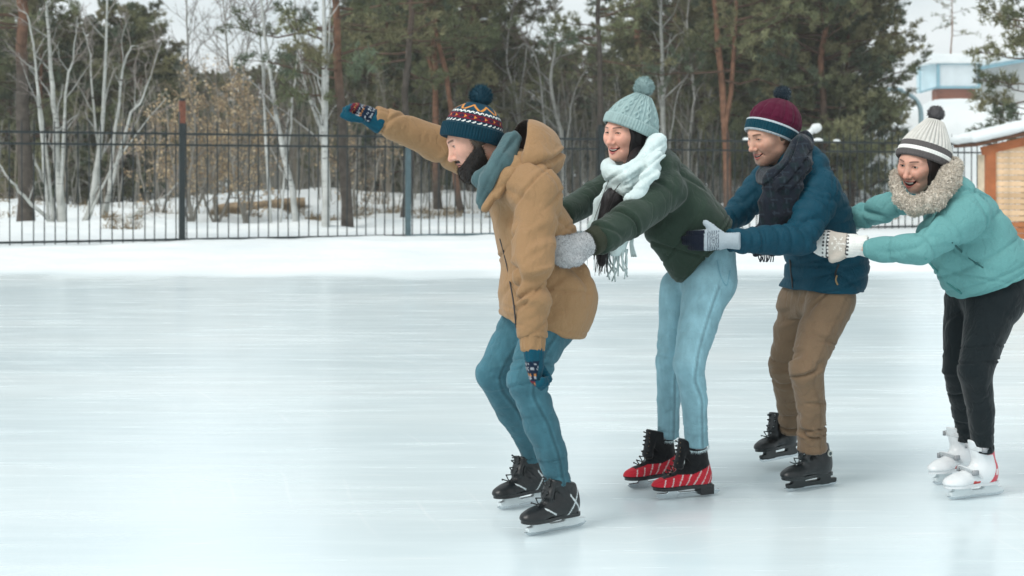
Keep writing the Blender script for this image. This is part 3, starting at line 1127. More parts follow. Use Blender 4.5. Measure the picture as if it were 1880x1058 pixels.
BLUE, WH, GRY, BRK = s2l(124, 166, 180), s2l(206, 216, 220), s2l(176, 178, 176), s2l(150, 92, 70)
hx0, hx1 = tx(1722, HY), tx(1797, HY)
zt, zb = hp(0, 117)[2], hp(0, 162)[2]
gbase = gz(hx0, HY) - 0.5
house = empty('house', (hx0, HY, gbase))
house['base'] = (hx0, HY, gbase)
tag(house, 'pale house with blue trimmed enclosed balcony over a brick wall on the hill', 'house')
cx = (hx0 + hx1) / 2
MB().box((cx, HY + 1.6, (gbase + zb) / 2 - 0.8), ((hx1 - hx0) / 2 + .0, 1.0, (zb - gbase) / 2 - 0.8), GRY).build('wall', M_PAINT, house, False)
bw = MB()
nb_ = 9
brk = MB().box((0, 0, 0), (0.245, 0.06, 0.085), BRK).mesh('brick', M_PAINT, False)
for r_ in range(5):
    for c_ in range(4):
        o = link('brick', brk, house)
        o.location = (0.55 + c_ * 0.51 + (0.25 if r_ % 2 else 0), 0.56, zb - 0.13 - r_ * 0.185 - gbase)
MB().box((cx, HY + 1.3, zb - 0.5), ((hx1 - hx0) / 2 - .1, 0.69, 0.46), BRK * .8).build('upper_wall', M_PAINT, house, False)
bal = MB().box((cx, HY + 1.0, (zt + zb) / 2), ((hx1 - hx0) / 2, 1.0, (zt - zb) / 2), WH).build('balcony', M_PAINT, house, False)
for nm, cc, hh in (('trim', (cx, HY - .04, zb + .06), ((hx1 - hx0) / 2 + .06, .05, .10)), ('trim', (hx0, HY - .02, (zt + zb) / 2), (.10, .12, (zt - zb) / 2 - .1)), ('trim', (hx1, HY - .02, (zt + zb) / 2), (.08, .12, (zt - zb) / 2 - .1)), ('trim', (cx, HY - .04, zt - .02), ((hx1 - hx0) / 2 + .06, .05, .05))):
    MB().box(cc, hh, BLUE).build(nm, M_PAINT, bal, False)
# slanted side bay of the balcony
bx0 = tx(1689, HY + 3)
sb = MB()
za = zt + .55
y0_, y1_ = HY, HY + 3
V = [(hx0 - .12, y0_ + .05, zb), (bx0, y1_, zb - .2), (bx0, y1_, zt + .2), (hx0 - .12, y0_ + .05, zt), (hx0 - .12, y1_ + 1, zb), (bx0, y1_ + 1, zb - .2), (bx0, y1_ + 1, zt + .2), (hx0 - .12, y1_ + 1, zt)]
sb.add(V, [(0, 1, 2, 3)[::-1], (4, 5, 6, 7), (3, 2, 6, 7)[::-1], (0, 4, 5, 1)[::-1], (1, 5, 6, 2)[::-1]], s2l(184, 208, 216))
sb.build('side_bay', M_PAINT, bal, False)
rt = MB().tube(A([V[0], V[1]]) + A([0, -.06, .05]), .08, 4, BLUE).tube(A([V[1], V[2]]) + A([0, -.06, .05]), .07, 4, BLUE)
rt.build('trim', M_PAINT, bal, False)
snow_slab((cx - .3, HY + 1.6, zt + .38), ((hx1 - hx0) / 2 + .5, 1.9), np.eye(3), .38, 8, house, 'roof_snow')
wx0, wx1 = tx(1800, HY + 6), tx(1935, HY + 6)
w2 = empty('house', (wx0, HY + 6, gbase))
w2['base'] = (wx0, HY + 6, gbase)
tag(w2, 'pale house under a rising blue roof edge at the right, snow on top', 'house')
zt2, zb2 = hp(0, 128, HY + 6)[2], hp(0, 190, HY + 6)[2]
MB().box(((wx0 + wx1) / 2, HY + 8, (gbase + zt2) / 2), ((wx1 - wx0) / 2, 1.9, (zt2 - gbase) / 2), s2l(196, 198, 196)).build('wall', M_PAINT, w2, False)
tl = math.radians(10)
Mt = A([[math.cos(tl), 0, -math.sin(tl)], [0, 1, 0], [math.sin(tl), 0, math.cos(tl)]])
MB().add([(wx0, HY + 6.05, zt2 - .02), (wx1, HY + 6.05, zt2 - .02), (wx1, HY + 6.05, zt2 + (wx1 - wx0) * math.tan(tl)), (wx0, HY + 6.05, zt2 + .02)], [(0, 1, 2, 3)], s2l(196, 198, 196)).build('gable', M_PAINT, w2, False)
MB().box(Mt @ A([2.6, 0, 0]) + A([wx0 - .6, HY + 7.2, zt2 - .0]), (3.6, 2.6, .13), BLUE, Mt).build('roof', M_PAINT, w2, False)
snow_slab(Mt @ A([2.9, 0, .4]) + A([wx0 - .6, HY + 7.4, zt2]), (3.3, 2.4), Mt, .28, 9, w2)

SY = 45.0
sx0, sx1 = tx(1548, SY), tx(1650, SY)
sz0 = gz((sx0 + sx1) / 2, SY) - .1
shed = empty('shed', (sx0, SY, sz0))
tag(shed, 'low white boarded shed with a dark window behind the fence', 'shed')
nbd = 10
bd = MB().box((0, 0, .75), ((sx1 - sx0) / nbd / 2 - .008, .02, .75), s2l(214, 218, 218)).mesh('board', M_PAINT, False)
for i in range(nbd):
    o = link('board', bd, shed)
    o.location = ((i + .5) * (sx1 - sx0) / nbd, .006 * (i % 3), 0)
MB().box(((sx1 - sx0) / 2, .9, .74), ((sx1 - sx0) / 2 - .01, .85, .74), s2l(150, 152, 150)).build('wall', M_PAINT, shed, False)
wn_ = MB().box((.32, -.035, .95), (.2, .02, .3), s2l(120, 116, 110)).build('window', M_PAINT, shed, False)
MB().box((.32, -.058, .95), (.16, .004, .25), s2l(40, 44, 46)).build('pane', simple('dark_glass', s2l(40, 44, 46), .15), wn_, False)
snow_slab(((sx1 - sx0) / 2, .8, 1.63), ((sx1 - sx0) / 2 + .2, 1.05), np.eye(3), .14, 5, shed)

M_LAMP = simple('lamp_paint', s2l(142, 168, 176), .5, 0, .4, .08)
LY = 47.0
lx = tx(1691, LY)
lamp = empty('street_lamp', (lx, LY, gz(lx, LY)))
lamp['base'] = (lx, LY, gz(lx, LY))
tag(lamp, 'pale grey street lamp with a curved arm behind the white hat', 'street lamp')
pt = smooth_path([(lx, LY, gz(lx, LY) - .1), (lx, LY, 2.2), P(1691, 215, LY), P(1688, 195, LY), P(1678, 180, LY), P(1660, 170, LY), P(1648, 166, LY)], 26)
MB().tube(pt, np.linspace(.10, .06, 26), 8).build('pole', M_LAMP, lamp)
e = P(1640, 165, LY)


def lampf(p):
    return smax(ell(p, e, (.34, .13, .09)), -(p[:, 2] - e[2] + .04), .02)


V, Q = sdf_mesh(lampf, e - .4, e + .4, .03)
MB().add(V, Q).build('lamp_head', M_LAMP, lamp)

# cold air that pales the far trees
hz = MB().box((0, 350, 10.0), (300, 375, 12.5))
k_ = bpy.data.materials.new('cold_haze')
k_.use_nodes = True
for n_ in list(k_.node_tree.nodes):
    if n_.type == 'BSDF_PRINCIPLED':
        k_.node_tree.nodes.remove(n_)
pv = k_.node_tree.nodes.new('ShaderNodeVolumePrincipled')
pv.inputs['Color'].default_value = (0.97, 0.985, 0.99, 1)
pv.inputs['Density'].default_value = 0.0012
k_.node_tree.links.new(pv.outputs[0], k_.node_tree.nodes['Material Output'].inputs['Volume'])
tag(hz.build('haze', k_, smooth=False), 'thin cold winter haze over the rink and wood', kind='stuff')

for px, r_, lab in ((1371, .075, 'small lump of snow on the fence rail left of the burgundy hat'), (1501, .085, 'small lump of snow on the fence rail right of the dark scarf'), (1536, .06, 'small lump of snow on the fence rail above the teal shoulder')):
    t_ = (px - 940) / FPX
    Yf = 31.1 / (1 - 0.46 * t_)
    c_ = A([t_ * Yf, Yf, 2.2])
    fl = lambda p: smax(ell(p, c_, (r_ * 1.6, r_, r_ * .8)) - .02 * (fbm(p * 9, 2, 2) - .5), c_[2] - p[:, 2] - .008, .01)
    V, Q = sdf_mesh(fl, c_ - .2, c_ + .2, .02)
    tag(MB().add(V, Q).build('snow_lump', M_SNOW), lab, 'snow lump')

# snow lumps lying on the boughs and on the fence rail at the right
M_LUMP = M_SNOW
for (pa, pb, ra, rb, Y, lab) in (((1478, 250), (1497, 236), .10, .13, 38.2, 'white lump of snow on a bough right of the burgundy hat'),):
    a, b = P(*pa, Y), P(*pb, Y)
    f = lambda p: smin(rc(p, a, (a + b) / 2, ra, ra * .85), rc(p, b, b + A([.06, 0, .02]), rb, rb * .9), .05) - .03 * (fbm(p * 6, 3, 2) - .5)
    V, Q = sdf_mesh(f, np.minimum(a, b) - .3, np.maximum(a, b) + .4, .03)
    tag(MB().add(V, Q).build('snow_lump', M_SNOW), lab, 'snow lump')
# ------------------------------------------------------------------ figure tools
M_SKIN = None


def skin_material():
    k = NT('skin')
    g = k.ramp(k.noise(60, 3), [(0.3, (0.94,) * 3), (0.7, (1.05,) * 3)])
    k.l(k.mix(1.0, k.attr(), g, 'MULTIPLY'), k.b.inputs['Base Color'])
    k.b.inputs['Roughness'].default_value = 0.5
    k.b.inputs['Specular IOR Level'].default_value = 0.4
    k.b.inputs['Subsurface Weight'].default_value = 0.18
    k.b.inputs['Subsurface Radius'].default_value = (0.012, 0.005, 0.003)
    k.b.inputs['Subsurface Scale'].default_value = 1.0
    k.l(k.bump(k.noise(260, 3), 0.12, 0.001), k.b.inputs['Normal'])
    return k.m


M_SKIN = skin_material()
M_EYE = simple('eye', None, 0.12, 0, 0.5, 0.0)
M_TEETH = simple('teeth', s2l(232, 226, 214), 0.25, 0, 0.5, 0.03)
M_HAIR = simple('hair', None, 0.55, 0, 0.4, 0.25, 40)
M_FUZZ = leaf_material('wool_fibre')
M_KNIT = fabric('knit', None, 0.95, 0.08, 30, (60, 0.3, 0.004), (260, 0.4, 0.002), 0.08, 0.15, 0.0)


def garment(name, fn, pts, pad, h, mat, parent, disp=None, color=None, rx=1, ret=False):
    pts = A(pts, float)
    V, Q = sdf_mesh(fn, pts.min(0) - pad, pts.max(0) + pad, h)
    if rx:
        V = relax(V, Q, rx, 0.5)
    N = vnormals(V, Q)
    if disp is not None:
        V = V + N * disp(V, N)[:, None]
    c = None
    if color is not None:
        c = color(V, N)
    SURF[parent.name + name] = V
    o = MB().add(V, Q, c).build(name, mat, parent)
    return (o, V, Q, vnormals(V, Q)) if ret else o


SURF = {}
PANTS = {}


def on_surf(parent, name, pix, lift=0.001):
    """points lying on a garment's near side, given where they are seen in the photo"""
    V = SURF[parent.name + name]
    u = 940 + V[:, 0] / V[:, 1] * FPX
    v = HOR - (V[:, 2] - CAMZ) / V[:, 1] * FPX
    out = []
    for px, py in pix:
        d = (u - px) ** 2 + (v - py) ** 2
        m = d < max(25.0, d.min() * 1.5)
        y = V[m, 1].min() - lift
        k = np.argmin(d)
        q = P(px, py, y)
        j = ((V - q) ** 2).sum(1).argmin()
        out.append(V[j] - A([0, lift, 0]))
    return A(out)


def gauss(p, c, s):
    d = p - np.asarray(c)
    return np.exp(-(d * d).sum(1) / (s * s))


def groove(d, w, amp):
    return -amp * np.exp(-(d / w) ** 2)


def fuzz(name, V, Q, N, n, L, w, colf, parent, seed=0, curl=0.6, mask=None, mat=None, dirn=None, segs=1):
    """short fibres growing out of a surface"""
    rs = np.random.RandomState(seed)
    T = V[Q]
    ar = np.linalg.norm(np.cross(T[:, 2] - T[:, 0], T[:, 3] - T[:, 1]), axis=1)
    if mask is not None:
        ar = ar * mask(T.mean(1))
    f = rs.choice(len(Q), n, p=ar / ar.sum())
    wts = rs.dirichlet((1, 1, 1, 1), n)
    p = (T[f] * wts[:, :, None]).sum(1)
    d = N[Q[f, 0]] + rand_dirs(rs, n) * curl
    if dirn is not None:
        d = d + dirn(p)
    d /= np.linalg.norm(d, axis=1, keepdims=True)
    Ln = rs.uniform(L[0], L[1], n)
    col = colf(p, rs)
    mb = MB()
    if segs == 1:
        VV, F, C = blades(rs, p - d * 0.002, d, Ln, np.full(n, w), col)
        mb.add(VV, F, C)
    else:      # little loops: two bent links
        d2 = d + rand_dirs(rs, n) * 1.1
        d2 /= np.linalg.norm(d2, axis=1, keepdims=True)
        s = np.cross(d, rand_dirs(rs, n))
        s /= np.linalg.norm(s, axis=1, keepdims=True) + 1e-9
        a, b = p - d * .002, p + d * Ln[:, None] * .6
        e = b + d2 * Ln[:, None] * .5
        VV = np.stack([a - s * w, a + s * w, b + s * w, b - s * w, e + s * w * .5, e - s * w * .5], 1).reshape(-1, 3)
        i = np.arange(n)[:, None] * 6
        F = np.concatenate([i + A([[0, 1, 2, 3]]), i + A([[3, 2, 4, 5]])])
        mb.add(VV, F, np.repeat(col, 6, 0))
    return mb.build(name, mat or M_FUZZ, parent, False)


def flatc(c, v=0.15):
    c = A(c)
    return lambda p, rs: c[None] * rs.uniform(1 - v, 1 + v, (len(p), 1))


def pompom(parent, C, r, cols, n=2600, seed=0, w=0.0022, squash=1.0):
    rs = np.random.RandomState(seed)
    D = rand_dirs(rs, n)
    cc = A([cols[i] for i in rs.randint(len(cols), size=n)]) * rs.uniform(.75, 1.2, (n, 1))
    lump = 0.86 + 0.28 * vnoise(D * 3.2 + 7, seed)
    L = r * lump * rs.uniform(.86, 1.04, n)
    mb = MB()
    VV, F, CC = blades(rs, C + D * r * .3, nrmrows(D + rand_dirs(rs, n) * .22), L - r * .3, np.full(n, w), cc)
    mb.add(VV, F, CC)
    # body of the ball
    a, b = np.meshgrid(np.linspace(0, np.pi, 14), np.arange(20) / 20 * 2 * np.pi, indexing='ij')
    S = np.stack([np.sin(a) * np.cos(b), np.sin(a) * np.sin(b), np.cos(a)], -1).reshape(-1, 3)
    S = S * (0.80 * r * (0.9 + .2 * vnoise(S * 3.2 + 7, seed)))[:, None]
    i = np.arange(13)[:, None] * 20
    j = np.arange(20)[None]
    Fq = np.stack([i + j, i + 20 + j, i + 20 + (j + 1) % 20, i + (j + 1) % 20], -1).reshape(-1, 4)
    mb.add(C + S, Fq, A(cols[0]) * .9)
    return mb.build('pompom', M_FUZZ, parent)


def nrmrows(v):
    return v / (np.linalg.norm(v, axis=1, keepdims=True) + 1e-12)


def knit_hat(parent, C, up, fwd, Rx, Ry, H, prof, cuff, color, disp, nu=264, nv=104, slouch=(0, 0)):
    up = nrm(up)
    fwd = nrm(fwd - up * (fwd @ up))
    lat = np.cross(up, fwd)
    v = np.linspace(0, 1, nv)
    th = np.arange(nu) / nu * 2 * np.pi
    pv = A([a for a, b in prof])
    pr = A([b for a, b in prof])
    # smooth profile
    rr = np.interp(v, pv, pr)
    for _ in range(6):
        rr[1:-1] = (rr[:-2] + 2 * rr[1:-1] + rr[2:]) / 4
    U, W = np.meshgrid(th / (2 * np.pi), v, indexing='xy')
    d = disp(U, W)
    R = rr[:, None]
    # rounded outer lip of the folded cuff
    lip = 0.006 * (W < cuff) * np.clip(np.minimum(W / 0.03, (cuff - W) / 0.02), 0, 1)
    X = (Rx * R + (d + lip) * np.minimum(1, R * 3)) * np.cos(U * 2 * np.pi)
    Y = (Ry * R + (d + lip) * np.minimum(1, R * 3)) * np.sin(U * 2 * np.pi)
    Z = H * W
    p = C + X[..., None] * fwd + Y[..., None] * lat + Z[..., None] * up + (slouch[0] * W ** 2)[..., None] * fwd + (slouch[1] * W ** 2)[..., None] * lat
    col = color(U, W)
    # inside of the brim
    inn = C + ((Rx - .014) * np.cos(th))[:, None] * fwd + ((Ry - .014) * np.sin(th))[:, None] * lat + .028 * up
    p = np.concatenate([inn[None], p], 0)
    col = np.concatenate([col[:1] * .8, col], 0)
    n = nv + 1
    i = np.arange(n - 1)[:, None] * nu
    j = np.arange(nu)[None]
    F = np.stack([i + j, i + (j + 1) % nu, i + nu + (j + 1) % nu, i + nu + j], -1).reshape(-1, 4)
    return MB().add(p.reshape(-1, 3), F, col.reshape(-1, 3)).build('hat', M_KNIT, parent), up, fwd, lat


# ------------------------------------------------------------------ heads
def head_frame(O, yaw, pitch, roll, sc=1.0):
    y, p, r = map(math.radians, (yaw, pitch, roll))
    F = A([-math.cos(y) * math.cos(p), -math.sin(y) * math.cos(p), -math.sin(p)])
    L0 = A([math.sin(y), -math.cos(y), 0])
    U0 = np.cross(F, L0)
    L = math.cos(r) * L0 - math.sin(r) * U0
    U = math.sin(r) * L0 + math.cos(r) * U0
    return np.asarray(O, float), np.stack([F, L, U]) * sc


def mir(p):
    q = p.copy()
    q[:, 1] = np.abs(q[:, 1])
    return q


def head_sdf(p, g):
    q = mir(p)
    m = g['male']
    d = ell(q, (-0.012, 0, 0.030), (0.098, 0.076, 0.094))
    d = smin(d, ell(q, (0.034, 0, -0.022), (0.060, 0.060, 0.080)), 0.04)
    d = smin(d, ell(q, (0.034, 0, -0.066), (0.050, 0.046 + .006 * m, 0.040)), 0.035)
    d = smin(d, rc(q, (0.0, 0.056 + .003 * m, -0.055), (0.062, 0.016, -0.092), 0.012, 0.016), 0.035)       # jaw line
    d = smin(d, ell(q, (0.074, 0, -0.093), (0.018, 0.019 + .004 * m, 0.015)), 0.022)                           # chin
    ch = g.get('cheek', 0)
    d = smin(d, ell(q, (0.058, 0.042, -0.014 + .006 * ch), (0.026 + .004 * ch, 0.023, 0.021)), 0.03)          # cheekbone
    if ch:
        d = smin(d, ell(q, (0.070, 0.037, -0.026), (0.018, 0.018, 0.016)), 0.02)
    d = smin(d, rc(q, (0.087, 0.010, 0.030), (0.068, 0.044, 0.031), 0.008 + .002 * m, 0.008), 0.02)           # brow ridge
    d = smax(d, -ell(q, (0.099, 0.032, 0.010), (0.017, 0.016, 0.0115)), 0.02)                                   # socket
    d = smin(d, rc(q, (0.089, 0, 0.016), (0.111, 0, -0.026), 0.0085, 0.0105), 0.014)                            # nose
    d = smin(d, ell(q, (0.112, 0, -0.029), (0.0115, 0.0115, 0.0095)), 0.008)
    d = smin(d, ell(q, (0.098, 0.0125, -0.033), (0.011, 0.0075, 0.0075)), 0.007)
    d = smax(d, -ell(q, (0.106, 0.006, -0.0405), (0.006, 0.0035, 0.004)), 0.003)
    # lids over the eyeball
    d = smin(d, ell(q, (0.0745, 0.0315, 0.011), (0.0150, 0.0165, 0.0125)), 0.007)
    sl = g['eye']
    wq = q.copy()
    wq[:, 2] = q[:, 2] - g.get('squint', 0) * 9.0 * (0.00016 - (q[:, 1] - .0315) ** 2) * 1.0
    d = smax(d, -ell(wq, (0.0900, 0.0315, 0.0105), (0.012, 0.0135, sl)), 0.0018)
    # mouth
    sm = g['smile']
    w = q.copy()
    w[:, 2] = q[:, 2] - sm * 11 * q[:, 1] ** 2
    w[:, 0] = q[:, 0] + 9.0 * q[:, 1] ** 2
    mw = 0.020 + 0.010 * sm
    op = g['open']
    d = smin(d, rc(w, (0.0965, 0, -0.0565 + op * .35), (0.092, mw, -0.0625 + op * .1), 0.0060, 0.003), 0.006)
    d = smin(d, rc(w, (0.0945, 0, -0.0715 - op), (0.091, mw * .85, -0.0660 - op * .4), 0.0068, 0.0035), 0.006)
    d = smax(d, -ell(w, (0.0985, 0, -0.0635 - op * .4), (0.022, mw * 1.02, 0.0012 + op)), 0.0025)
    if sm:      # smile fold
        d = smax(d, -rc(q, (0.092, 0.021, -0.036), (0.076, 0.036, -0.062), 0.001, 0.001), 0.012)
    # ear
    d = smin(d, ell(q, (-0.004, 0.078, -0.006), (0.018, 0.008, 0.030)), 0.008)
    # neck
    n0, n1 = g['neck']
    d = smin(d, rc(p, n0, n1, 0.050 + .008 * m, 0.056 + .008 * m), 0.03)
    return d


def head_color(V, g):
    q = mir(V)
    skin = A(g['skin'])
    c = np.repeat(skin[None], len(V), 0)

    def bl(m, col, k=1.0):
        m = np.clip(m, 0, 1)[:, None] * k
        c[:] = c * (1 - m) + A(col) * m
    rose = skin * A([1.0, 0.74, 0.70])
    bl(gauss(q, (0.075, 0.040, -0.022), 0.026), rose, 0.45)
    bl(gauss(q, (0.115, 0, -0.03), 0.018), rose, 0.45)
    bl(fbm(q * 90, 3, 2) * 0.5, rose, 0.3)
    # lips
    sm, op = g['smile'], g['open']
    w = q.copy()
    w[:, 2] -= sm * 11 * q[:, 1] ** 2
    w[:, 0] += 9.0 * q[:, 1] ** 2
    mw = 0.020 + 0.010 * sm
    d1 = rc(w, (0.0985, 0, -0.0575 + op * .35), (0.094, mw, -0.0628 + op * .1), 0.0050, 0.0024)
    d2 = rc(w, (0.0965, 0, -0.0715 - op), (0.092, mw * .85, -0.0665 - op * .4), 0.0060, 0.003)
    bl(1 - np.clip(np.minimum(d1, d2) / 0.0022, 0, 1), g['lip'])
    inside = (np.abs(w[:, 2] + 0.0635 + op * .4) < 0.0012 + op * .95) & (q[:, 1] < mw) & (w[:, 0] < 0.094) & (w[:, 0] > .07)
    bl(inside.astype(float), s2l(70, 28, 28))
    if not op:
        bl(np.exp(-((w[:, 2] + .0638) / .0013) ** 2) * (q[:, 1] < mw) * (w[:, 0] > .085), s2l(105, 52, 50), .8)
    # brows, lash lines
    bz = 0.0335 + g.get('browup', 0) - 4.5 * (q[:, 1] - 0.034) ** 2
    th = 0.0042 if g['male'] else 0.0030
    bm = (1 - np.clip((np.abs(q[:, 2] - bz) - th * .6) / (th * .6), 0, 1)) * np.clip((q[:, 1] - .011) / .004, 0, 1) * np.clip((.052 - q[:, 1]) / .006, 0, 1) * (q[:, 0] > .045)
    bl(bm, g['brow'], 0.85)
    sl = g['eye']
    e = (q[:, 1] - .0315) / .0142
    sq = g.get('squint', 0) * 9.0 * (0.00016 - (q[:, 1] - .0315) ** 2)
    top = 0.0105 + sq + sl * np.sqrt(np.clip(1 - e * e, 0, 1))
    lash = np.exp(-((q[:, 2] - top - .0006) / .0016) ** 2) * (np.abs(e) < 1.05) * (q[:, 0] > .06)
    bl(lash, s2l(30, 22, 20), .95)
    low = 0.0105 + sq - sl * np.sqrt(np.clip(1 - e * e, 0, 1))
    bl(np.exp(-((q[:, 2] - low + .0005) / .0011) ** 2) * (np.abs(e) < 1.0) * (q[:, 0] > .06), s2l(70, 48, 42), .7)
    if g.get('stubble'):
        m = np.clip((-0.042 - q[:, 2] + (q[:, 0] - .06) * .35) / .016, 0, 1) * np.clip((q[:, 2] + .120) / .02, 0, 1) * np.clip((q[:, 0] - .005) / .03, 0, 1)
        m = np.maximum(m, np.exp(-((q[:, 2] + .049) / .005) ** 2) * (q[:, 1] < .028) * (q[:, 0] > .08))
        m = m * (np.minimum(d1, d2) > .001)
        bl(m * (0.5 + fbm(q * 300, 1, 2)), s2l(74, 54, 46), g['stubble'])
    return c


def make_head(g, O, R):
    """head + neck as V, Q, colours in the scene"""
    lo, hi = A([-0.13, -0.10, -0.26]), A([0.14, 0.10, 0.14])
    V, Q = sdf_mesh(lambda p: head_sdf(p, g), lo, hi, 0.0024)
    V = relax(V, Q, 1, 0.4)
    c = head_color(V, g)
    return O + V @ R, Q, c


def sphere_mesh(C, r, R, nu=24, nv=16, colf=None):
    a, b = np.meshgrid(np.linspace(0, np.pi, nv), np.arange(nu) / nu * 2 * np.pi, indexing='ij')
    S = np.stack([np.cos(a), np.sin(a) * np.cos(b), np.sin(a) * np.sin(b)], -1).reshape(-1, 3)
    i = np.arange(nv - 1)[:, None] * nu
    j = np.arange(nu)[None]
    F = np.stack([i + j, i + nu + j, i + nu + (j + 1) % nu, i + (j + 1) % nu], -1).reshape(-1, 4)
    return C + (S * r) @ R, F, colf(a.ravel()) if colf else None


def face_parts(g, O, R, root):
    for s in (1, -1):
        c = O + A([0.0745, 0.0315 * s, 0.0105]) @ R
        gz_ = math.radians(g.get('gaze', 0)) * 1.0
        rot = A([[math.cos(gz_), math.sin(gz_), 0], [-math.sin(gz_), math.cos(gz_), 0], [0, 0, 1]])

        def cf(a):
            col = np.repeat(s2l(214, 208, 200)[None], len(a), 0)
            col[a < 0.50] = g['iris'] if 'iris' in g else s2l(74, 50, 36)
            col[a < 0.22] = s2l(14, 12, 12)
            return col
        V, F, C = sphere_mesh(c, 0.0122, rot @ R, 28, 22, cf)
        MB().add(V, F, C).build('eye', M_EYE, root)
    if g['open']:
        sm, op = g['smile'], g['open']
        y = np.linspace(-.021, .021, 23)
        mb = MB()
        for zc, hh in ((-0.0600 - op * .05, 0.0030 + op * .45),):
            x = 0.0925 - 9 * y ** 2
            z = zc + sm * 11 * y ** 2
            rows = []
            for k, (dx, dz) in enumerate(((0, hh), (.0022, hh * .3), (.0022, -hh * .6), (0, -hh))):
                rows.append(np.stack([x + dx + .0006 * np.abs(np.sin(y / .0065 * np.pi)), y, z + dz], 1))
            G = A(rows)
            i = np.arange(3)[:, None] * 23
            j = np.arange(22)[None]
            F = np.stack([i + j, i + j + 1, i + 23 + j + 1, i + 23 + j], -1).reshape(-1, 4)
            mb.add(O + G.reshape(-1, 3) @ R, F)
        mb.build('teeth', M_TEETH, root)


def make_person(label, base, headspec, bodysegs):
    """the figure itself: head, neck, trunk and limbs as one mesh; clothes become its children"""
    g, O, R = headspec
    hv, hq, hc = make_head(g, O, R)
    mb = MB().add(hv, hq, hc)

    def f(p):
        d = None
        for a, b, ra, rb in bodysegs:
            e = rc(p, a, b, ra, rb)
            d = e if d is None else smin(d, e, 0.02)
        return d
    bodysegs = [(a, b, ra * .8, rb * .8) for a, b, ra, rb in bodysegs]
    pts = A([s[0] for s in bodysegs] + [s[1] for s in bodysegs])
    V, Q = sdf_mesh(f, pts.min(0) - .16, pts.max(0) + .16, 0.02)
    mb.add(V, Q, A(g['skin']))
    base = A(base, float)
    me = mb.mesh('person', M_SKIN, True, base)
    root = link('person', me)
    root.location = base
    root['base'] = list(map(float, base))
    tag(root, label, 'person', 'skaters holding on in a line')
    face_parts(g, O, R, root)
    return root


# ------------------------------------------------------------------ skates (x to the toe, z up, ground at 0)
M_LEATHER = simple('skate_leather', None, 0.38, 0, 0.5, 0.15, 30, (90, 0.25, 0.003))
M_PLASTIC = simple('skate_plastic', None, 0.3, 0, 0.5, 0.04)
M_STEEL = simple('blade_steel', s2l(196, 204, 208), 0.25, 0.9, 0.5, 0.1)
M_LACE = simple('lace', None, 0.9, 0, 0.2, 0.2, 60)


def boot_sdf(q, k):
    sh = k.get('soft', 0)
    zt = k['top']
    d = ecap(q, (0.012, 0, zt + .02), (-0.012, 0, 0.135), 0.054, 0.049, (0, 1, 0), 0.84)
    zs = k['sole']
    d = smin(d, ell(q, (-0.026, 0, zs + .030), (0.050, 0.038, 0.055)), 0.03)
    d = smin(d, ecap(q, (0.0, 0, zs + .040), (0.118, 0, zs + .010), 0.050, 0.032, (0, 1, 0), 0.78, 1.08), 0.03)
    d = smin(d, ell(q, (0.138, 0, zs + .006), (0.056, 0.041, 0.031)), 0.025)
    if k.get('tongue'):
        d = smin(d, ecap(q, (0.052, 0, zt + .012), (0.075, 0, 0.135), 0.013, 0.016, (0, 1, 0), 2.0), 0.02)
    d = smax(d, -(q[:, 2] - k['sole']), 0.006)
    d = smax(d, q[:, 2] - zt - 0.25 * (q[:, 0] - 0.0), 0.008)
    return d


def outline(n=40):
    """foot outline, heel to toe"""
    pts = smooth_path([(-0.078, 0, 0), (-0.066, .030, 0), (-0.02, .036, 0), (.04, .034, 0), (.10, .044, 0), (.15, .042, 0), (.18, .024, 0), (.190, 0, 0),
                       (.18, -.024, 0), (.15, -.042, 0), (.10, -.044, 0), (.04, -.034, 0), (-0.02, -.036, 0), (-0.066, -.030, 0), (-0.078, 0, 0)], n)
    return pts[:-1]


def extrude(poly, z0, z1, mb, col):
    n = len(poly)
    a, b = poly.copy(), poly.copy()
    a[:, 2] = z0
    b[:, 2] = z1
    c0, c1 = A([[poly[:, 0].mean(), 0, z0]]), A([[poly[:, 0].mean(), 0, z1]])
    V = np.concatenate([a, b, c0, c1])
    j = np.arange(n)
    Fq = np.stack([j, (j + 1) % n, n + (j + 1) % n, n + j], 1)
    mb.add(V, Fq, col)
    k = mb.n - len(V)
    mb.t.append(np.stack([(j + 1) % n, j, np.full(n, 2 * n)], 1) + k)
    mb.t.append(np.stack([n + j, n + (j + 1) % n, np.full(n, 2 * n + 1)], 1) + k)


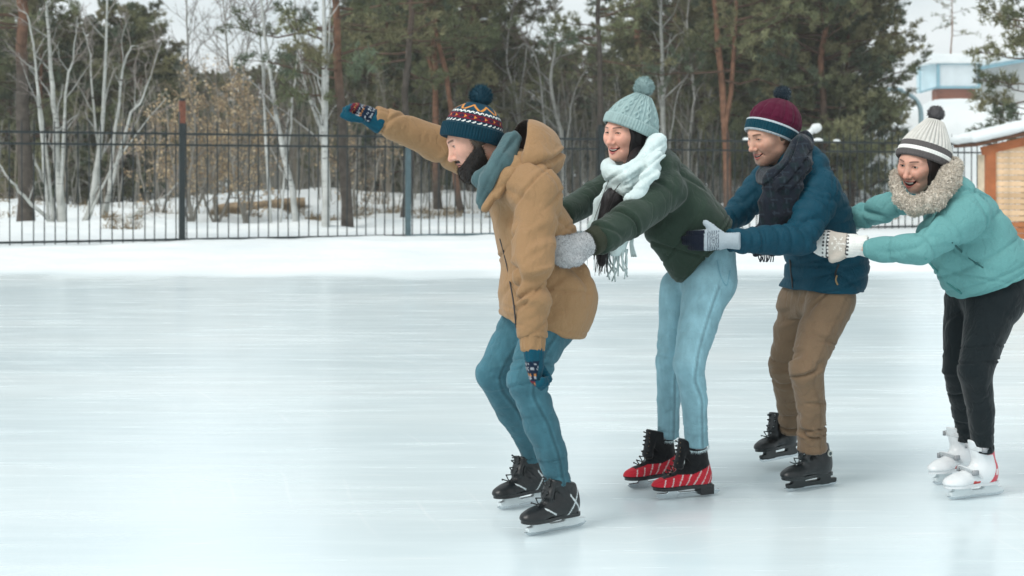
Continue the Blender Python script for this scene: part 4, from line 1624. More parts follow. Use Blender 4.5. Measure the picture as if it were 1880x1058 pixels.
def make_skate_meshes(k):
    out = {}
    lo, hi = A([-0.10, -0.07, 0.03]), A([0.21, 0.07, k['top'] + 0.05])
    V, Q = sdf_mesh(lambda p: boot_sdf(p, k), lo, hi, 0.0034)
    V = relax(V, Q, 1, .5)
    N = vnormals(V, Q)
    dsp = .0012 * (fbm(V * 60, 2, 2) - .5)
    # crease where ankle meets foot
    if k.get('crease', 1):
        dsp += .004 * folds(V, (0.75, 0, -.65), 55, 12, 6) * gauss(V, (0.045, 0, 0.14), .05)
    V = V + N * dsp[:, None]
    out['skate'] = MB().add(V, Q, k['color'](V, N)).mesh('skate', k.get('mat', M_LEATHER))
    s = MB()
    extrude(outline() * A([.985, .93, 1]), k['sole'] - .010, k['sole'] + .003, s, k['sole_c'])
    if k.get('heel'):
        s.box((-.045, 0, k['sole'] - .02), (.030, .028, .0195), k['sole_c'])
    out['sole'] = s.mesh('sole', M_PLASTIC, False)
    z1 = k['sole'] - .0101

    def hold(q):
        x, z = q[:, 0], q[:, 2]
        if k['holder'] == 'figure':
            d2 = np.minimum(np.abs(x - .10) - .022, np.abs(x + .050) - .016)
            d2 = smax(d2, z - z1, .002)
            run = np.abs(z - .020) - .006
            d2 = smin(d2, smax(run, np.abs(x - .03) - .145, .003), .012)
            th = .0028
        else:
            run = smax(np.abs(z - .024) - .010, np.abs(x - .03) - (.135 + .25 * (z - .02)), .006)
            tw = np.minimum(np.abs(x - .105) - (.030 + .35 * (z - .03)), np.abs(x + .042) - (.026 + .35 * (z - .03)))
            d2 = smin(run, smax(tw, z - z1, .002), k.get('web', .02))
            d2 = smax(d2, -(z - .012), .002)
            th = .010
        return smax(d2, np.abs(q[:, 1]) - th, .003)
    V, Q = sdf_mesh(hold, (-.15, -.03, -.005), (.21, .03, z1 + .01), .0035)
    out['blade_holder'] = MB().add(V, Q, k['hold_c']).mesh('blade_holder', k.get('hold_m', M_PLASTIC))
    b = MB()
    n = 24
    x = np.linspace(-.118, .176, n)
    e = np.clip((np.abs(x - .029) - .115) / .032, 0, 1)
    zb = .0015 + .014 * e ** 2.2
    zt = np.full(n, .017)
    for sy in (1, -1):
        V = np.concatenate([np.stack([x, np.full(n, .0018 * sy), zb], 1), np.stack([x, np.full(n, .0018 * sy), zt], 1)])
        j = np.arange(n - 1)
        F = np.stack([j, j + 1, n + j + 1, n + j], 1)
        b.add(V, F[:, ::-1] if sy > 0 else F)
    V = np.concatenate([np.stack([x, np.full(n, -.0018), zb], 1), np.stack([x, np.full(n, .0018), zb], 1)])
    b.add(V, F[:, ::-1])
    out['blade'] = b.mesh('blade', M_STEEL, False)
    if k.get('laces') is not None:
        lc = MB()
        path = smooth_path([(.126, 0, k['sole'] + .045), (.104, 0, k['sole'] + .060), (.082, 0, k['sole'] + .088), (.071, 0, .178), (.068, 0, .20), (.067, 0, k['top'] + .004)], 8 if k['top'] > .2 else 6)
        m = len(path)
        rs = np.random.RandomState(5)
        for i in range(m):
            c = path[i]
            nx_ = nrm(np.cross(np.gradient(path, axis=0)[i], (0, 1, 0)))
            for sgn in (1, -1):
                if i < m - 1:
                    c2 = path[i + 1]
                    pts = [c + A([0, .020 * sgn, 0]) + nx_ * -.014, c + A([0, .012 * sgn, 0]) + nx_ * -.002 + (c2 - c) * .3, (c + c2) / 2 + nx_ * .003, c2 + A([0, -.012 * sgn, 0]) + nx_ * -.002 - (c2 - c) * .25, c2 + A([0, -.020 * sgn, 0]) + nx_ * -.014]
                    lc.tube(smooth_path(pts, 8), .0024, 5, k['laces'])
                if k.get('eyelet') is not None:
                    lc.add(*sphere_mesh(c + A([0, .019 * sgn, 0]) - nx_ * .0105, .0032, np.eye(3), 8, 6)[:2], k['eyelet'])
        out['laces'] = lc.mesh('laces', M_LACE)
    for nm, fn in k.get('extra', {}).items():
        out[nm] = fn()
    return out


def place_skate(ms, root, x, y, yaw, z=0.0, pitch=0.0, roll=0.0):
    a, p, r = math.radians(yaw), math.radians(pitch), math.radians(roll)
    F = A([-math.cos(a) * math.cos(p), -math.sin(a) * math.cos(p), -math.sin(p)])
    L0 = A([math.sin(a), -math.cos(a), 0])
    U0 = np.cross(F, L0)
    L = math.cos(r) * L0 - math.sin(r) * U0
    U = np.cross(F, L)
    M = Matrix(((F[0], L[0], U[0], x - root['base'][0]), (F[1], L[1], U[1], y - root['base'][1]), (F[2], L[2], U[2], z - root['base'][2]), (0, 0, 0, 1)))
    s = link('skate', ms['skate'], root)
    s.matrix_local = M
    for nm, me in ms.items():
        if nm != 'skate':
            link(nm, me, s)
    return s


def trousers(parent, name, near, far, pelvis, mat, h=0.009, disp=None, color=None, k=0.03, hem=0.0):
    """near / far: rows (px, py, Y, r) from hip to hem"""
    NP = A([P(*r[:3]) for r in near])
    FP = A([P(*r[:3]) for r in far])

    def leg(p, pts, rs):
        # extend past the hem and cut square
        e = pts[-1] + nrm(pts[-1] - pts[-2]) * .05
        d = chain(p, list(pts) + [e], list(rs) + [rs[-1]], .04)
        # hollow cuff
        ax = nrm(pts[-1] - pts[-2])
        d = smax(d, plane(p, pts[-1], ax + A([0, 0, -.6])), .006)
        inner = rc(p, pts[-1] - ax * .05, pts[-1] + ax * .08, rs[-1] - .012, rs[-1] - .010)
        return smax(d, -inner, .004)

    def f(p):
        d = smin(leg(p, NP, [r[3] for r in near]), leg(p, FP, [r[3] for r in far]), k)
        for a, b, ra, rb, l, w in pelvis:
            d = smin(d, ecap(p, a, b, ra, rb, l, w), .05)
        return d
    PANTS[parent.name] = f
    pts = np.concatenate([NP, FP] + [A([q[0], q[1]]) for q in pelvis])
    return garment(name, f, pts, .2, h, mat, parent, disp, color, 1, True), NP, FP


def leg_seam(V, N, NP, lat, w=0.006):
    """distance-like mask of the outer seam of a leg"""
    sp = smooth_path(NP, 60)
    tg = np.gradient(sp, axis=0)
    d = ((V[:, None, ::2] - sp[None, :, ::2]) ** 2).sum(2) if len(V) < 20000 else None
    best = np.full(len(V), 9.0)
    for s in range(0, len(V), 8000):
        v = V[s:s + 8000]
        d = ((v[:, None] - sp[None]) ** 2).sum(2)
        k = d.argmin(1)
        r = v - sp[k]
        t = tg[k] / np.linalg.norm(tg[k], axis=1, keepdims=True)
        u = (r * np.cross(t, lat[None])).sum(1) + .006
        ok = (r @ lat > 0.02) & (k > 0) & (k < 59) & (d.min(1) < .03)
        best[s:s + 8000] = np.where(ok, u, 9.0)
    return best
# ------------------------------------------------------------------ cloth materials
TEAL_DK = s2l(10, 54, 68)
M_COAT = fabric('coat_tan', s2l(150, 118, 84), 0.82, 0.07, 7, (26, 0.6, 0.012), (190, 0.2, 0.0015), 0.1, 0.25)
M_COATDK = fabric('coat_lining', s2l(58, 44, 38), 0.9)
M_DENIM1 = fabric('denim_blue', None, 0.9, 0.12, 14, (30, 0.55, 0.010), (240, 0.3, 0.0012), 0.1, 0.2)
M_CLOTH = fabric('cloth', None, 0.88, 0.06, 12, (28, 0.55, 0.010), (200, 0.25, 0.0012), 0.15, 0.2)
M_SHELL = fabric('nylon_shell', None, 0.68, 0.05, 10, (34, 0.7, 0.010), (120, 0.1, 0.001), 0.0, 0.2)
M_DARK = simple('dark_trim', s2l(34, 34, 36), 0.6)
M_METAL = simple('zip_metal', s2l(150, 150, 148), 0.35, 0.8)
SEG = lambda pts, rs: [(a, b, ra, rb) for a, b, ra, rb in zip(pts[:-1], pts[1:], rs[:-1], rs[1:])]


def PP(*rows):
    return A([P(*r) for r in rows])


def polytube(parent, name, pts, r, mat, n=6, col=None, k=None):
    sp = smooth_path(pts, k or max(8, 5 * len(pts)))
    return MB().tube(sp, r, n, col).build(name, mat, parent)


def denim_color(base, NPs, lat, seam=True, wear=0.22):
    base = A(base)

    def f(V, N):
        c = np.repeat(base[None], len(V), 0)
        fade = np.zeros(len(V))
        for q in NPs:
            mid = (q[0] + q[1]) / 2
            fade += gauss(V, mid + A([-.07, -.05, 0]), .17) + 0.8 * gauss(V, q[1] + A([-.06, -.04, -.02]), .10) + 0.5 * gauss(V, q[2] + A([.05, -.05, 0]), .12)
        c *= (1 + wear * fade * (0.5 + fbm(V * 18, 3, 2)))[:, None]
        c *= (0.80 + 0.26 * fbm(V * A([60, 60, 14]), 8, 2) + 0.16 * fbm(V * A([22, 22, 30]), 18, 3))[:, None]
        if seam:
            for q in NPs:
                u = leg_seam(V, N, q, lat)
                s = np.exp(-(u / .006) ** 2)
                e = np.exp(-((np.abs(u) - .010) / .005) ** 2) * (0.5 + vnoise(V * 90, 2))
                c *= (1 - 0.35 * s + 0.22 * e)[:, None]
        return c
    return f


def leg_disp(NPs, lat, knee=0.008, hem=0.006, ft=22, seam=True, amp=0.004):
    def f(V, N):
        d = amp * (fbm(V * A([9, 9, 5]), 4, 3) - .5) * 2
        for q in NPs:
            ax = q[2] - q[0]
            d += knee * folds(V, ax + A([.12, 0, 0]), ft, 5, 11) * (gauss(V, q[1] + A([.05, 0, .0]), .13))
            d += 0.6 * knee * folds(V, q[1] - q[0] + A([.35, 0, 0.0]), ft * .8, 4, 13) * gauss(V, q[0] + A([-.02, 0, -.02]), .16)
            d += hem * folds(V, q[-1] - q[-2], ft * 1.3, 5, 17) * gauss(V, q[-1] + (q[-2] - q[-1]) * .25, .12)
            if seam:
                u = leg_seam(V, N, q, lat)
                d += .0025 * np.exp(-(u / .007) ** 2) * (0.4 + 1.2 * vnoise(V * 55, 3))
        return d
    return f


# =================================================================== first skater: man in the tan coat
HS1 = ({'male': 1, 'smile': 0.0, 'open': 0.0, 'eye': 0.0034, 'skin': s2l(214, 166, 146), 'lip': s2l(178, 108, 100), 'brow': s2l(62, 44, 36), 'neck': ((-0.03, 0, -0.07), (-0.085, 0, -0.20)), 'gaze': 0},
       *head_frame(P(871, 257, 5.40), 9, 25, 0))
LAT1 = nrm([0.31, -0.95, 0])
N1 = [(1015, 580, 5.33, .100), (966, 698, 5.19, .068), (994, 780, 5.22, .064), (1012, 830, 5.23, .055), (1025, 888, 5.25, .048)]
F1 = [(972, 578, 5.52, .095), (906, 685, 5.44, .068), (940, 755, 5.54, .060), (968, 805, 5.61, .048), (982, 843, 5.65, .042)]
sp1 = PP((940, 318, 5.40), (985, 430, 5.40), (1005, 560, 5.40))
an1 = PP((985, 358, 5.225), (978, 495, 5.09), (978, 622, 5.06))
af1 = PP((900, 305, 5.60), (795, 260, 5.56), (705, 222, 5.48))
base1 = (P(985, 977, 5.22)[0] - .02, 5.42, 0.0)
man1 = make_person('bearded man in a tan hooded coat leading the line with one fist raised', base1, HS1,
                   SEG(sp1, (.09, .10, .11)) + SEG(an1, (.05, .045, .035)) + SEG(af1, (.05, .045, .035)) + [(sp1[0], an1[0], .07, .05), (sp1[0], af1[0], .07, .05), (sp1[0], HS1[1] + A([-.05, 0, -.16]) @ HS1[2], .07, .06)] +
                   SEG(A([P(*r[:3]) for r in N1[:3]]), (.08, .06, .045)) + SEG(A([P(*r[:3]) for r in F1[:3]]), (.08, .06, .045)))
hc1 = denim_color(s2l(56, 96, 108), (A([P(*r[:3]) for r in N1]), A([P(*r[:3]) for r in F1])), LAT1)
trousers(man1, 'jeans', N1, F1, [(P(1000, 545, 5.40), P(1005, 580, 5.40), .13, .125, LAT1, 1.15)], M_DENIM1, 0.007,
         leg_disp((A([P(*r[:3]) for r in N1]), A([P(*r[:3]) for r in F1])), LAT1, .010, .008), hc1)

hemn = A([-0.25, 0, -0.967])
hem1 = P(985, 598, 5.40)


def coat1(p):
    d = ecap(p, P(950, 352, 5.40), P(985, 440, 5.40), .120, .136, LAT1, 1.45, 1.35)
    d = smin(d, ecap(p, P(985, 440, 5.40), P(1002, 545, 5.40), .136, .160, LAT1, 1.35, 1.25), .05)
    d = smin(d, ecap(p, P(1002, 545, 5.40), P(990, 640, 5.40), .160, .150, LAT1, 1.25), .05)
    d = smin(d, ell(p, P(1035, 545, 5.40), (.115, .16, .13)), .06)
    d = smin(d, rc(p, P(935, 322, 5.5), P(960, 322, 5.3), .085, .085), .05)
    d = smin(d, smax(PANTS[man1.name](p) - .016, np.linalg.norm(p - P(1000, 555, 5.4), axis=1) - .20, .04), .05)
    d = smax(d, plane(p, hem1, hemn), .010)
    a = chain(p, list(an1), (.090, .072, .055), .03)
    a = smax(a, plane(p, an1[2], an1[2] - an1[1]), .008)
    d = smin(d, rc(p, P(945, 322, 5.36), an1[0], .085, .088), .06)
    d = smin(d, a, .018 + .05 * gauss(p, an1[0] + A([0, 0, .03]), .13))
    b = chain(p, list(af1), (.086, .067, .052), .03)
    b = smax(b, plane(p, af1[2], af1[2] - af1[1]), .008)
    d = smin(d, b, .03)
    return d


def coat1_d(V, N):
    arm = gauss(V, an1[1], .15) + .7 * gauss(V, (an1[1] + an1[2]) / 2, .12)
    d = .005 * (fbm(V * 5.5, 2, 3) - .5) * 2 + crumple(V, 121, .0055, 8, 2.4)
    d += .018 * folds(V, (an1[2] - an1[0]) + A([.22, 0, 0]), 13, 3.2, 21, 2.5) * arm
    d += .010 * folds(V, (an1[2] - an1[1]), 16, 4, 23) * gauss(V, an1[2], .14)
    d += .009 * folds(V, af1[2] - af1[0] + A([0, 0, .3]), 9, 3, 22) * (gauss(V, af1[1], .17) + gauss(V, af1[2], .12))
    d += .016 * folds(V, A([.2, 0, 1]), 9, 2.6, 25, 2.2) * gauss(V, P(1050, 520, 5.25), .16)
    d += .007 * folds(V, A([1, 0, .35]), 7, 2.2, 27) * gauss(V, P(970, 400, 5.2), .2)
    # armhole and hem stitching
    d += groove((V - P(960, 560, 5.3)) @ nrm(hemn) - .048, .004, .003) * (V[:, 2] < .9)
    s = (V - P(1000, 350, 5.2)) @ nrm(A([-.80, 0, .30]))
    d += groove(s + .075, .006, .006) * gauss(V, P(1005, 370, 5.2), .16)
    # a pouch where the mitten presses in
    d += -.02 * gauss(V, P(1048, 462, 5.24), .07)
    d += groove((V - P(1035, 532, 5.25)) @ nrm(A([.10, 0, 1])), .007, .012) * gauss(V, P(1032, 532, 5.25), .09)
    return d


garment('coat', coat1, list(sp1) + list(an1) + list(af1) + [hem1, P(1060, 640, 5.4)], .20, .0065, M_COAT, man1, coat1_d)
# cuffs
for q, r in ((an1, .044), (af1, .045)):
    ax = nrm(q[2] - q[1])
    c = q[2] + ax * .012
    garment('cuff', lambda p: smax(rc(p, q[2] - ax * .05, c + ax * .08, r + .004, r - .003), plane(p, c + ax * .034, ax), .008), [c, q[2]], .12, .006, M_COAT, man1,
            lambda V, N: .002 * np.sin(((V - c) @ basis(ax)[1]) * 500))
# hood hanging at the nape
HC = P(965, 281, 5.40)
HF = nrm([-0.93, -0.25, 0.25])
HL = LAT1
HU = nrm(np.cross(HF, HL))
HM = np.stack([HF, HL, HU])


def hood_out(p):
    d = ell(p, HC, (.128, .152, .128), HM)
    d = smin(d, rc(p, P(958, 248, 5.42), P(1000, 268, 5.40), .035, .05), .04)
    d = smin(d, chain(p, list(PP((1008, 292, 5.34), (985, 296, 5.27), (948, 298, 5.26), (938, 306, 5.27))), (.055, .055, .046, .030), .03), .05)
    return d


def hood_in(p):
    return smin(ell(p, HC + HF * .060, (.135, .130, .108), HM), rc(p, HC + HF * .05 + HU * .02, HC + HF * .3 + HU * .05, .098, .14), .03)


def hood1(p):
    d = smax(hood_out(p), -hood_in(p), .012)
    d = smax(d, plane(p, HC + HF * .047, HF), .010)
    return d


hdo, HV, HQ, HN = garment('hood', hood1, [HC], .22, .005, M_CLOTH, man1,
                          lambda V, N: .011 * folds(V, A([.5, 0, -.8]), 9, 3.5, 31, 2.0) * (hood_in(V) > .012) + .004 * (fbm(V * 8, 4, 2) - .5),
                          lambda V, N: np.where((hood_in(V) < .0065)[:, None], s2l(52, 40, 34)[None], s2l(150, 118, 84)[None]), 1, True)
# collar wing
garment('collar', lambda p: smin(ecap(p, P(932, 322, 5.24), P(893, 378, 5.22), .026, .022, A([.5, -.6, .5]), 1.5), ecap(p, P(932, 322, 5.24), P(985, 318, 5.28), .024, .026, LAT1, 1.6), .03),
        PP((932, 322, 5.24), (893, 378, 5.22), (985, 318, 5.28)), .08, .006, M_COAT, man1, lambda V, N: .006 * folds(V, A([1, 0, .6]), 12, 5, 33))
# scarf
SC1 = PP((934, 256, 5.31), (920, 290, 5.25), (896, 328, 5.23), (883, 370, 5.27))
SC1b = PP((948, 256, 5.32), (932, 300, 5.26), (906, 342, 5.25), (887, 378, 5.27))
ring1 = PP((936, 262, 5.33), (916, 300, 5.26), (882, 330, 5.31), (876, 324, 5.45), (912, 292, 5.53), (940, 265, 5.45), (936, 262, 5.33))


def scarf1(p):
    d = chain(p, list(ring1), (.026, .030, .032, .032, .03, .028, .026), .03)
    d = smin(d, chain(p, list(SC1), (.024, .032, .034, .018), .03), .02)
    d = smin(d, chain(p, list(SC1b), (.026, .032, .028, .016), .03), .02)
    return d


garment('scarf', scarf1, list(ring1) + list(SC1) + list(SC1b), .08, .006, M_CLOTH, man1,
        lambda V, N: .012 * folds(V, nrm(A([.9, 0, -.45])), 30, 4, 41, 1.6) + .003 * (fbm(V * 25, 3, 2) - .5),
        lambda V, N: s2l(74, 100, 104)[None] * (0.85 + .3 * fbm(V * 40, 5, 2))[:, None])
# zip, pocket and pull
zp = on_surf(man1, 'coat', [(914, 440), (925, 480), (935, 520), (939, 560), (941, 604)])
polytube(man1, 'zipper', zp, .003, M_DARK)
# hat with knitted bands
MOT_W = ['..W...W.', '.WWW.WWW', 'WW.W.W.W', 'W...W...']
MOT_W2 = ['WW..WW..', '.WW..WW.', '..W...W.']
MOT_R = ['RRRRRRRR', 'RRNRRRNR', 'RNNNRYRR', 'NNRNNYYR', 'RNNNRYRR', 'RRNRRRNR', 'RRRRRRRR']
PAL = {'W': s2l(222, 224, 220), 'R': s2l(112, 26, 42), 'N': s2l(24, 40, 62), 'Y': s2l(206, 138, 66), '.': s2l(13, 48, 64), 'O': s2l(206, 138, 66), 'T': TEAL_DK, 'B': s2l(18, 62, 80)}
rows1 = ['T' * 16] * 2 + [r * 2 for r in MOT_W2] + ['.' * 16] + [r * 2 for r in MOT_R] + ['.' * 16] + [r * 2 for r in MOT_W[::-1]] + ['.' * 16]
zig = []
for r in range(8):
    zig.append(''.join('O' if abs((7 - abs(c - 8)) - r) <= 1.2 else 'B' for c in range(16)))
rows1 = rows1 + zig + ['B' * 16] * 7
hat1_c = A([[PAL[ch] for ch in r] for r in rows1])
CUF1 = 0.36


def hat1_col(U, W):
    st = np.floor(U * 128).astype(int) % 16
    rw = np.clip(np.floor((W - CUF1) / (1 - CUF1) * len(rows1) * 1.0).astype(int), 0, len(rows1) - 1)
    c = hat1_c[rw, st]
    return np.where((W < CUF1)[..., None], s2l(9, 50, 64), c)


def knit_disp(cuff, nrib, amp_c, nst, amp_s, rows=60):
    def f(U, W):
        rib = amp_c * np.abs(np.cos(U * np.pi * nrib)) ** 0.7
        body = amp_s * np.abs(np.sin(U * np.pi * nst)) * (0.5 + .5 * np.abs(np.sin(W * np.pi * rows)))
        return np.where(W < cuff, rib + .003, body)
    return f


PROF1 = [(0, 1.0), (.15, 1.02), (.36, 1.0), (.45, .97), (.6, .90), (.75, .74), (.88, .5), (.96, .26), (1.0, .02)]
C1, T1 = P(865, 261, 5.40), P(880, 190, 5.41)
knit_hat(man1, C1, T1 - C1, HS1[2][0], .110, .098, .158, PROF1, CUF1, hat1_col, knit_disp(CUF1, 66, .004, 128, .002))
pompom(man1, P(883, 177, 5.41), .050, [s2l(9, 54, 70), s2l(7, 42, 56), s2l(16, 72, 88)], 3200, 3)
# beard: shell around the jaw plus hairs
g1 = HS1[0]


def w2l(p, HS):
    return (p - HS[1]) @ HS[2].T / (HS[2][0] @ HS[2][0])


def beard(p):
    q = mir(w2l(p, HS1))
    x, z = q[:, 0], q[:, 2]
    d = head_sdf(q, g1) - np.where((x > .082) & (z > -.062), .0035, .009)
    d = smin(d, ell(q, (.066, 0, -.112), (.040, .042, .034)), .02)
    cheek = z - (-.022 - (x - .018) * .62)
    side = np.maximum(np.abs(x - .010) - .013, z - .045)
    reg = np.minimum(cheek, side)
    reg = np.maximum(reg, -.004 - x)
    reg = np.maximum(reg, -.150 - z)
    must = np.maximum(np.abs(z + .0495) - .0065, np.maximum(q[:, 1] - .030, .075 - x))
    reg = np.minimum(reg, must)
    lips = ell(q, (.098, 0, -.064), (.03, .021, .0085))
    return smax(smax(d, reg, .006), -lips, .004)


bo, BV, BQ, BN = garment('beard', beard, [HS1[1] + A([.05, 0, -.08]) @ HS1[2]], .13, .004, M_HAIR, man1,
                         lambda V, N: .004 * (fbm(V * 70, 5, 2) - .5), lambda V, N: (s2l(34, 28, 26)[None] + (s2l(104, 88, 74) - s2l(34, 28, 26))[None] * np.clip((w2l(V, HS1)[:, 2] + .035) / .04, 0, 1)[:, None]) * (.7 + .6 * fbm(V * 160, 7, 2))[:, None], 1, True)
fuzz('beard_hair', BV, BQ, BN, 8000, (.006, .017), .0007, lambda p, rs: A([s2l(34, 28, 26), s2l(56, 44, 36), s2l(84, 70, 58)])[rs.choice(3, len(p), p=(.6, .3, .1))] + s2l(96, 80, 66)[None] * np.clip((w2l(p, HS1)[:, 2] + .03) / .05, 0, .8)[:, None], bo, 4, .5, None, None, lambda p: np.repeat((A([.25, 0, -.9]) @ HS1[2])[None], len(p), 0))


def hair_cap(HS, th, xf, zc, color, parent, name='hair', seed=0, extra=None):
    def f(p):
        q = w2l(p, HS)
        m = mir(q)
        d = head_sdf(q, HS[0]) - th
        reg = np.maximum(q[:, 0] - xf, zc - q[:, 2])
        reg = np.maximum(reg, q[:, 2] - .085)
        return smax(d, reg, .008)
    return garment(name, f, [HS[1]], .18, .005, M_HAIR, parent, lambda V, N: .003 * (fbm(V * A([90, 90, 15]), seed, 2) - .5),
                   lambda V, N: A(color)[None] * (.75 + .5 * fbm(V * A([160, 160, 20]), 3, 2))[:, None])


hair_cap(HS1, .006, .008, -.03, s2l(60, 46, 38), man1)


# gloves with curled fingers
def fist(parent, name, wrist, cdir, fdir, spread, size, colf, cuff_len=.075, rw=.042, curl=1.0, thumb=None, h=.0045):
    """cdir: arm to knuckles, fdir: the way the fingers fold, spread: across the knuckles"""
    cdir, fdir, spread = nrm(cdir), nrm(fdir), nrm(spread)
    s = size
    k0 = wrist + cdir * (.085 * s)
    segs = []
    for i, (o, l) in enumerate(((-1.5, .92), (-.5, 1.02), (.5, 1.0), (1.5, .84))):
        kn = k0 + spread * o * .0195 * s + cdir * (.006 * (1.2 - abs(o)) * s)
        p1 = kn + (cdir * .55 + fdir * .75) * .036 * l * s
        p2 = p1 + (fdir * .8 - cdir * .75) * .026 * l * s * curl
        p3 = p2 + (-cdir * .9 - fdir * .1) * .018 * l * s * curl
        segs.append((kn - cdir * .02 * s, kn, p1, p2, p3))

    def f(p):
        d = ecap(p, wrist + cdir * .02 * s, wrist + cdir * .07 * s, .024 * s, .026 * s, spread, 1.5)
        d = smin(d, rc(p, wrist - cdir * (cuff_len - .02), wrist + cdir * .02, rw, rw * .86), .02)
        for a in segs:
            d = smin(d, chain(p, list(a), (.0135 * s, .0140 * s, .0135 * s, .0125 * s, .0115 * s), .006), .006)
        if thumb is not None:
            t = [wrist + cdir * thumb[0][0] * s + fdir * thumb[0][1] * s + spread * thumb[0][2] * s]
            for q in thumb[1:]:
                t.append(wrist + cdir * q[0] * s + fdir * q[1] * s + spread * q[2] * s)
            d = smin(d, chain(p, t, [.017 * s, .0155 * s, .0135 * s][:len(t)], .008), .008)
        return smax(d, -plane(p, wrist - cdir * (cuff_len - .012), cdir), .005)
    pts = [wrist - cdir * cuff_len, k0 + cdir * .06, k0 + fdir * .08]
    return garment(name, f, pts, .08, h, M_KNIT, parent, lambda V, N: .0012 * np.sin(((V - wrist) @ cdir) * 700) * (((V - wrist) @ cdir) > 0) + .0016 * np.sin(((V - wrist) @ spread) * 560) * (((V - wrist) @ cdir) < 0),
                   lambda V, N: colf((V - wrist) @ cdir, (V - wrist) @ spread, (V - wrist) @ fdir, V, N), 1)


GT = s2l(10, 70, 88)


def glove1_col(t, u, f, V, N):
    c = np.repeat(GT[None], len(t), 0)
    band = (t > .004) & (t < .098) & (f < .026)
    idx = np.clip(((t - .004) / .094 * 15).astype(int), 0, 14)
    ck = (np.floor(u / .0045).astype(int) + idx) % 2
    seq = ['N', 'W', 'N', 'N', 'W', 'N', 'N', 'Y', 'N', 'W', 'N', 'R', 'Y', 'R', 'N']
    alt = ['N', 'N', 'N', 'W', 'N', 'N', 'N', 'N', 'W', 'N', 'N', 'R', 'N', 'R', 'R']
    PL = dict(PAL, W=s2l(150, 156, 162), R=s2l(108, 34, 44), Y=s2l(168, 116, 66), N=s2l(18, 34, 54))
    pc = np.where(ck[:, None] == 0, A([PL[s] for s in seq])[idx], A([PL[s] for s in alt])[idx])
    return np.where(band[:, None], pc, c)


fist(man1, 'glove', P(683, 217, 5.46), P(640, 190, 5.43) - P(690, 220, 5.46), A([-.45, -.15, -.85]), A([.15, -1, 0.1]), 0.95, glove1_col, .060, .042,
     thumb=((.035, .03, .036), (.075, .048, .030), (.108, .052, .010)))
fist(man1, 'glove', P(981, 660, 5.05), A([.05, -.02, -1]), A([.95, -.30, -.15]), A([-.25, -.95, .0]), 0.86, glove1_col, .055, .037,
     thumb=((.03, .015, -.038), (.058, .035, -.040), (.075, .055, -.030)))

sk1 = {'top': .185, 'sole': .060, 'sole_c': s2l(30, 32, 34), 'hold_c': s2l(222, 230, 232), 'holder': 'hockey', 'laces': s2l(56, 60, 62), 'tongue': 1, 'eyelet': s2l(90, 92, 92),
       'color': lambda V, N: np.where((((np.abs((V[:, 2] - .080) - .55 * (V[:, 0] - .070)) < .0032) & (V[:, 0] > .055) & (V[:, 0] < .105)) | ((np.abs((V[:, 2] - .075) + 1.8 * (V[:, 0] + .005)) < .0065) & (V[:, 2] < .17) & (V[:, 0] > -.06)) | ((np.abs((V[:, 2] - .090) - 1.1 * (V[:, 0] + .045)) < .005) & (V[:, 0] < .0)))[:, None] & (np.abs(N[:, 1]) > .45)[:, None], s2l(196, 204, 206)[None], s2l(15, 20, 23)[None])}
S1 = make_skate_meshes(sk1)
place_skate(S1, man1, .184, 5.254, 38, 0, 0, 2)
place_skate(S1, man1, .078, 5.66, 40, 0, 0, -2)

# =================================================================== second skater: woman in the dark green jacket
HS2 = ({'male': 0, 'smile': 1.0, 'open': .0040, 'eye': 0.0019, 'squint': 1.2, 'cheek': 1, 'skin': s2l(222, 170, 150), 'lip': s2l(184, 104, 100), 'brow': s2l(46, 34, 32), 'neck': ((-0.02, 0, -0.07), (-0.04, 0.02, -0.16)), 'iris': s2l(36, 24, 20), 'browup': .002},
       *head_frame(P(1150, 245, 5.85), 42, 8, 3, .94))
LAT2 = nrm([0.25, -0.97, 0])
N2 = [(1296, 530, 5.80, .096), (1265, 668, 5.68, .063), (1275, 735, 5.73, .051), (1279, 818, 5.79, .046)]
F2 = [(1250, 530, 5.96, .088), (1231, 665, 5.93, .059), (1228, 735, 5.98, .049), (1227, 802, 6.02, .042)]
sp2 = PP((1195, 305, 5.87), (1252, 395, 5.87), (1300, 490, 5.87))
an2 = PP((1224, 352, 5.69), (1160, 403, 5.51), (1096, 440, 5.36))
af2 = PP((1160, 322, 6.04), (1090, 362, 5.95), (1030, 395, 5.76))
base2 = (P(1250, 905, 5.85)[0], 5.88, 0.0)
wom2 = make_person('smiling woman in a dark green jacket with a pale fringed scarf', base2, HS2,
                   SEG(sp2, (.08, .09, .10)) + SEG(an2, (.045, .04, .03)) + SEG(af2, (.045, .04, .03)) + [(sp2[0], an2[0], .07, .05), (sp2[0], af2[0], .07, .05), (sp2[0], HS2[1] + A([-.03, 0, -.13]) @ HS2[2], .065, .05)] +
                   SEG(A([P(*r[:3]) for r in N2[:3]]), (.08, .055, .04)) + SEG(A([P(*r[:3]) for r in F2[:3]]), (.08, .055, .04)))
L2 = (A([P(*r[:3]) for r in N2]), A([P(*r[:3]) for r in F2]))
trousers(wom2, 'jeans', N2, F2, [(P(1303, 470, 5.87), P(1300, 510, 5.87), .10, .112, LAT2, 1.4)], M_DENIM1, .007,
         leg_disp(L2, LAT2, .006, .003, 24), denim_color(s2l(120, 157, 168), L2, LAT2, True, .22))
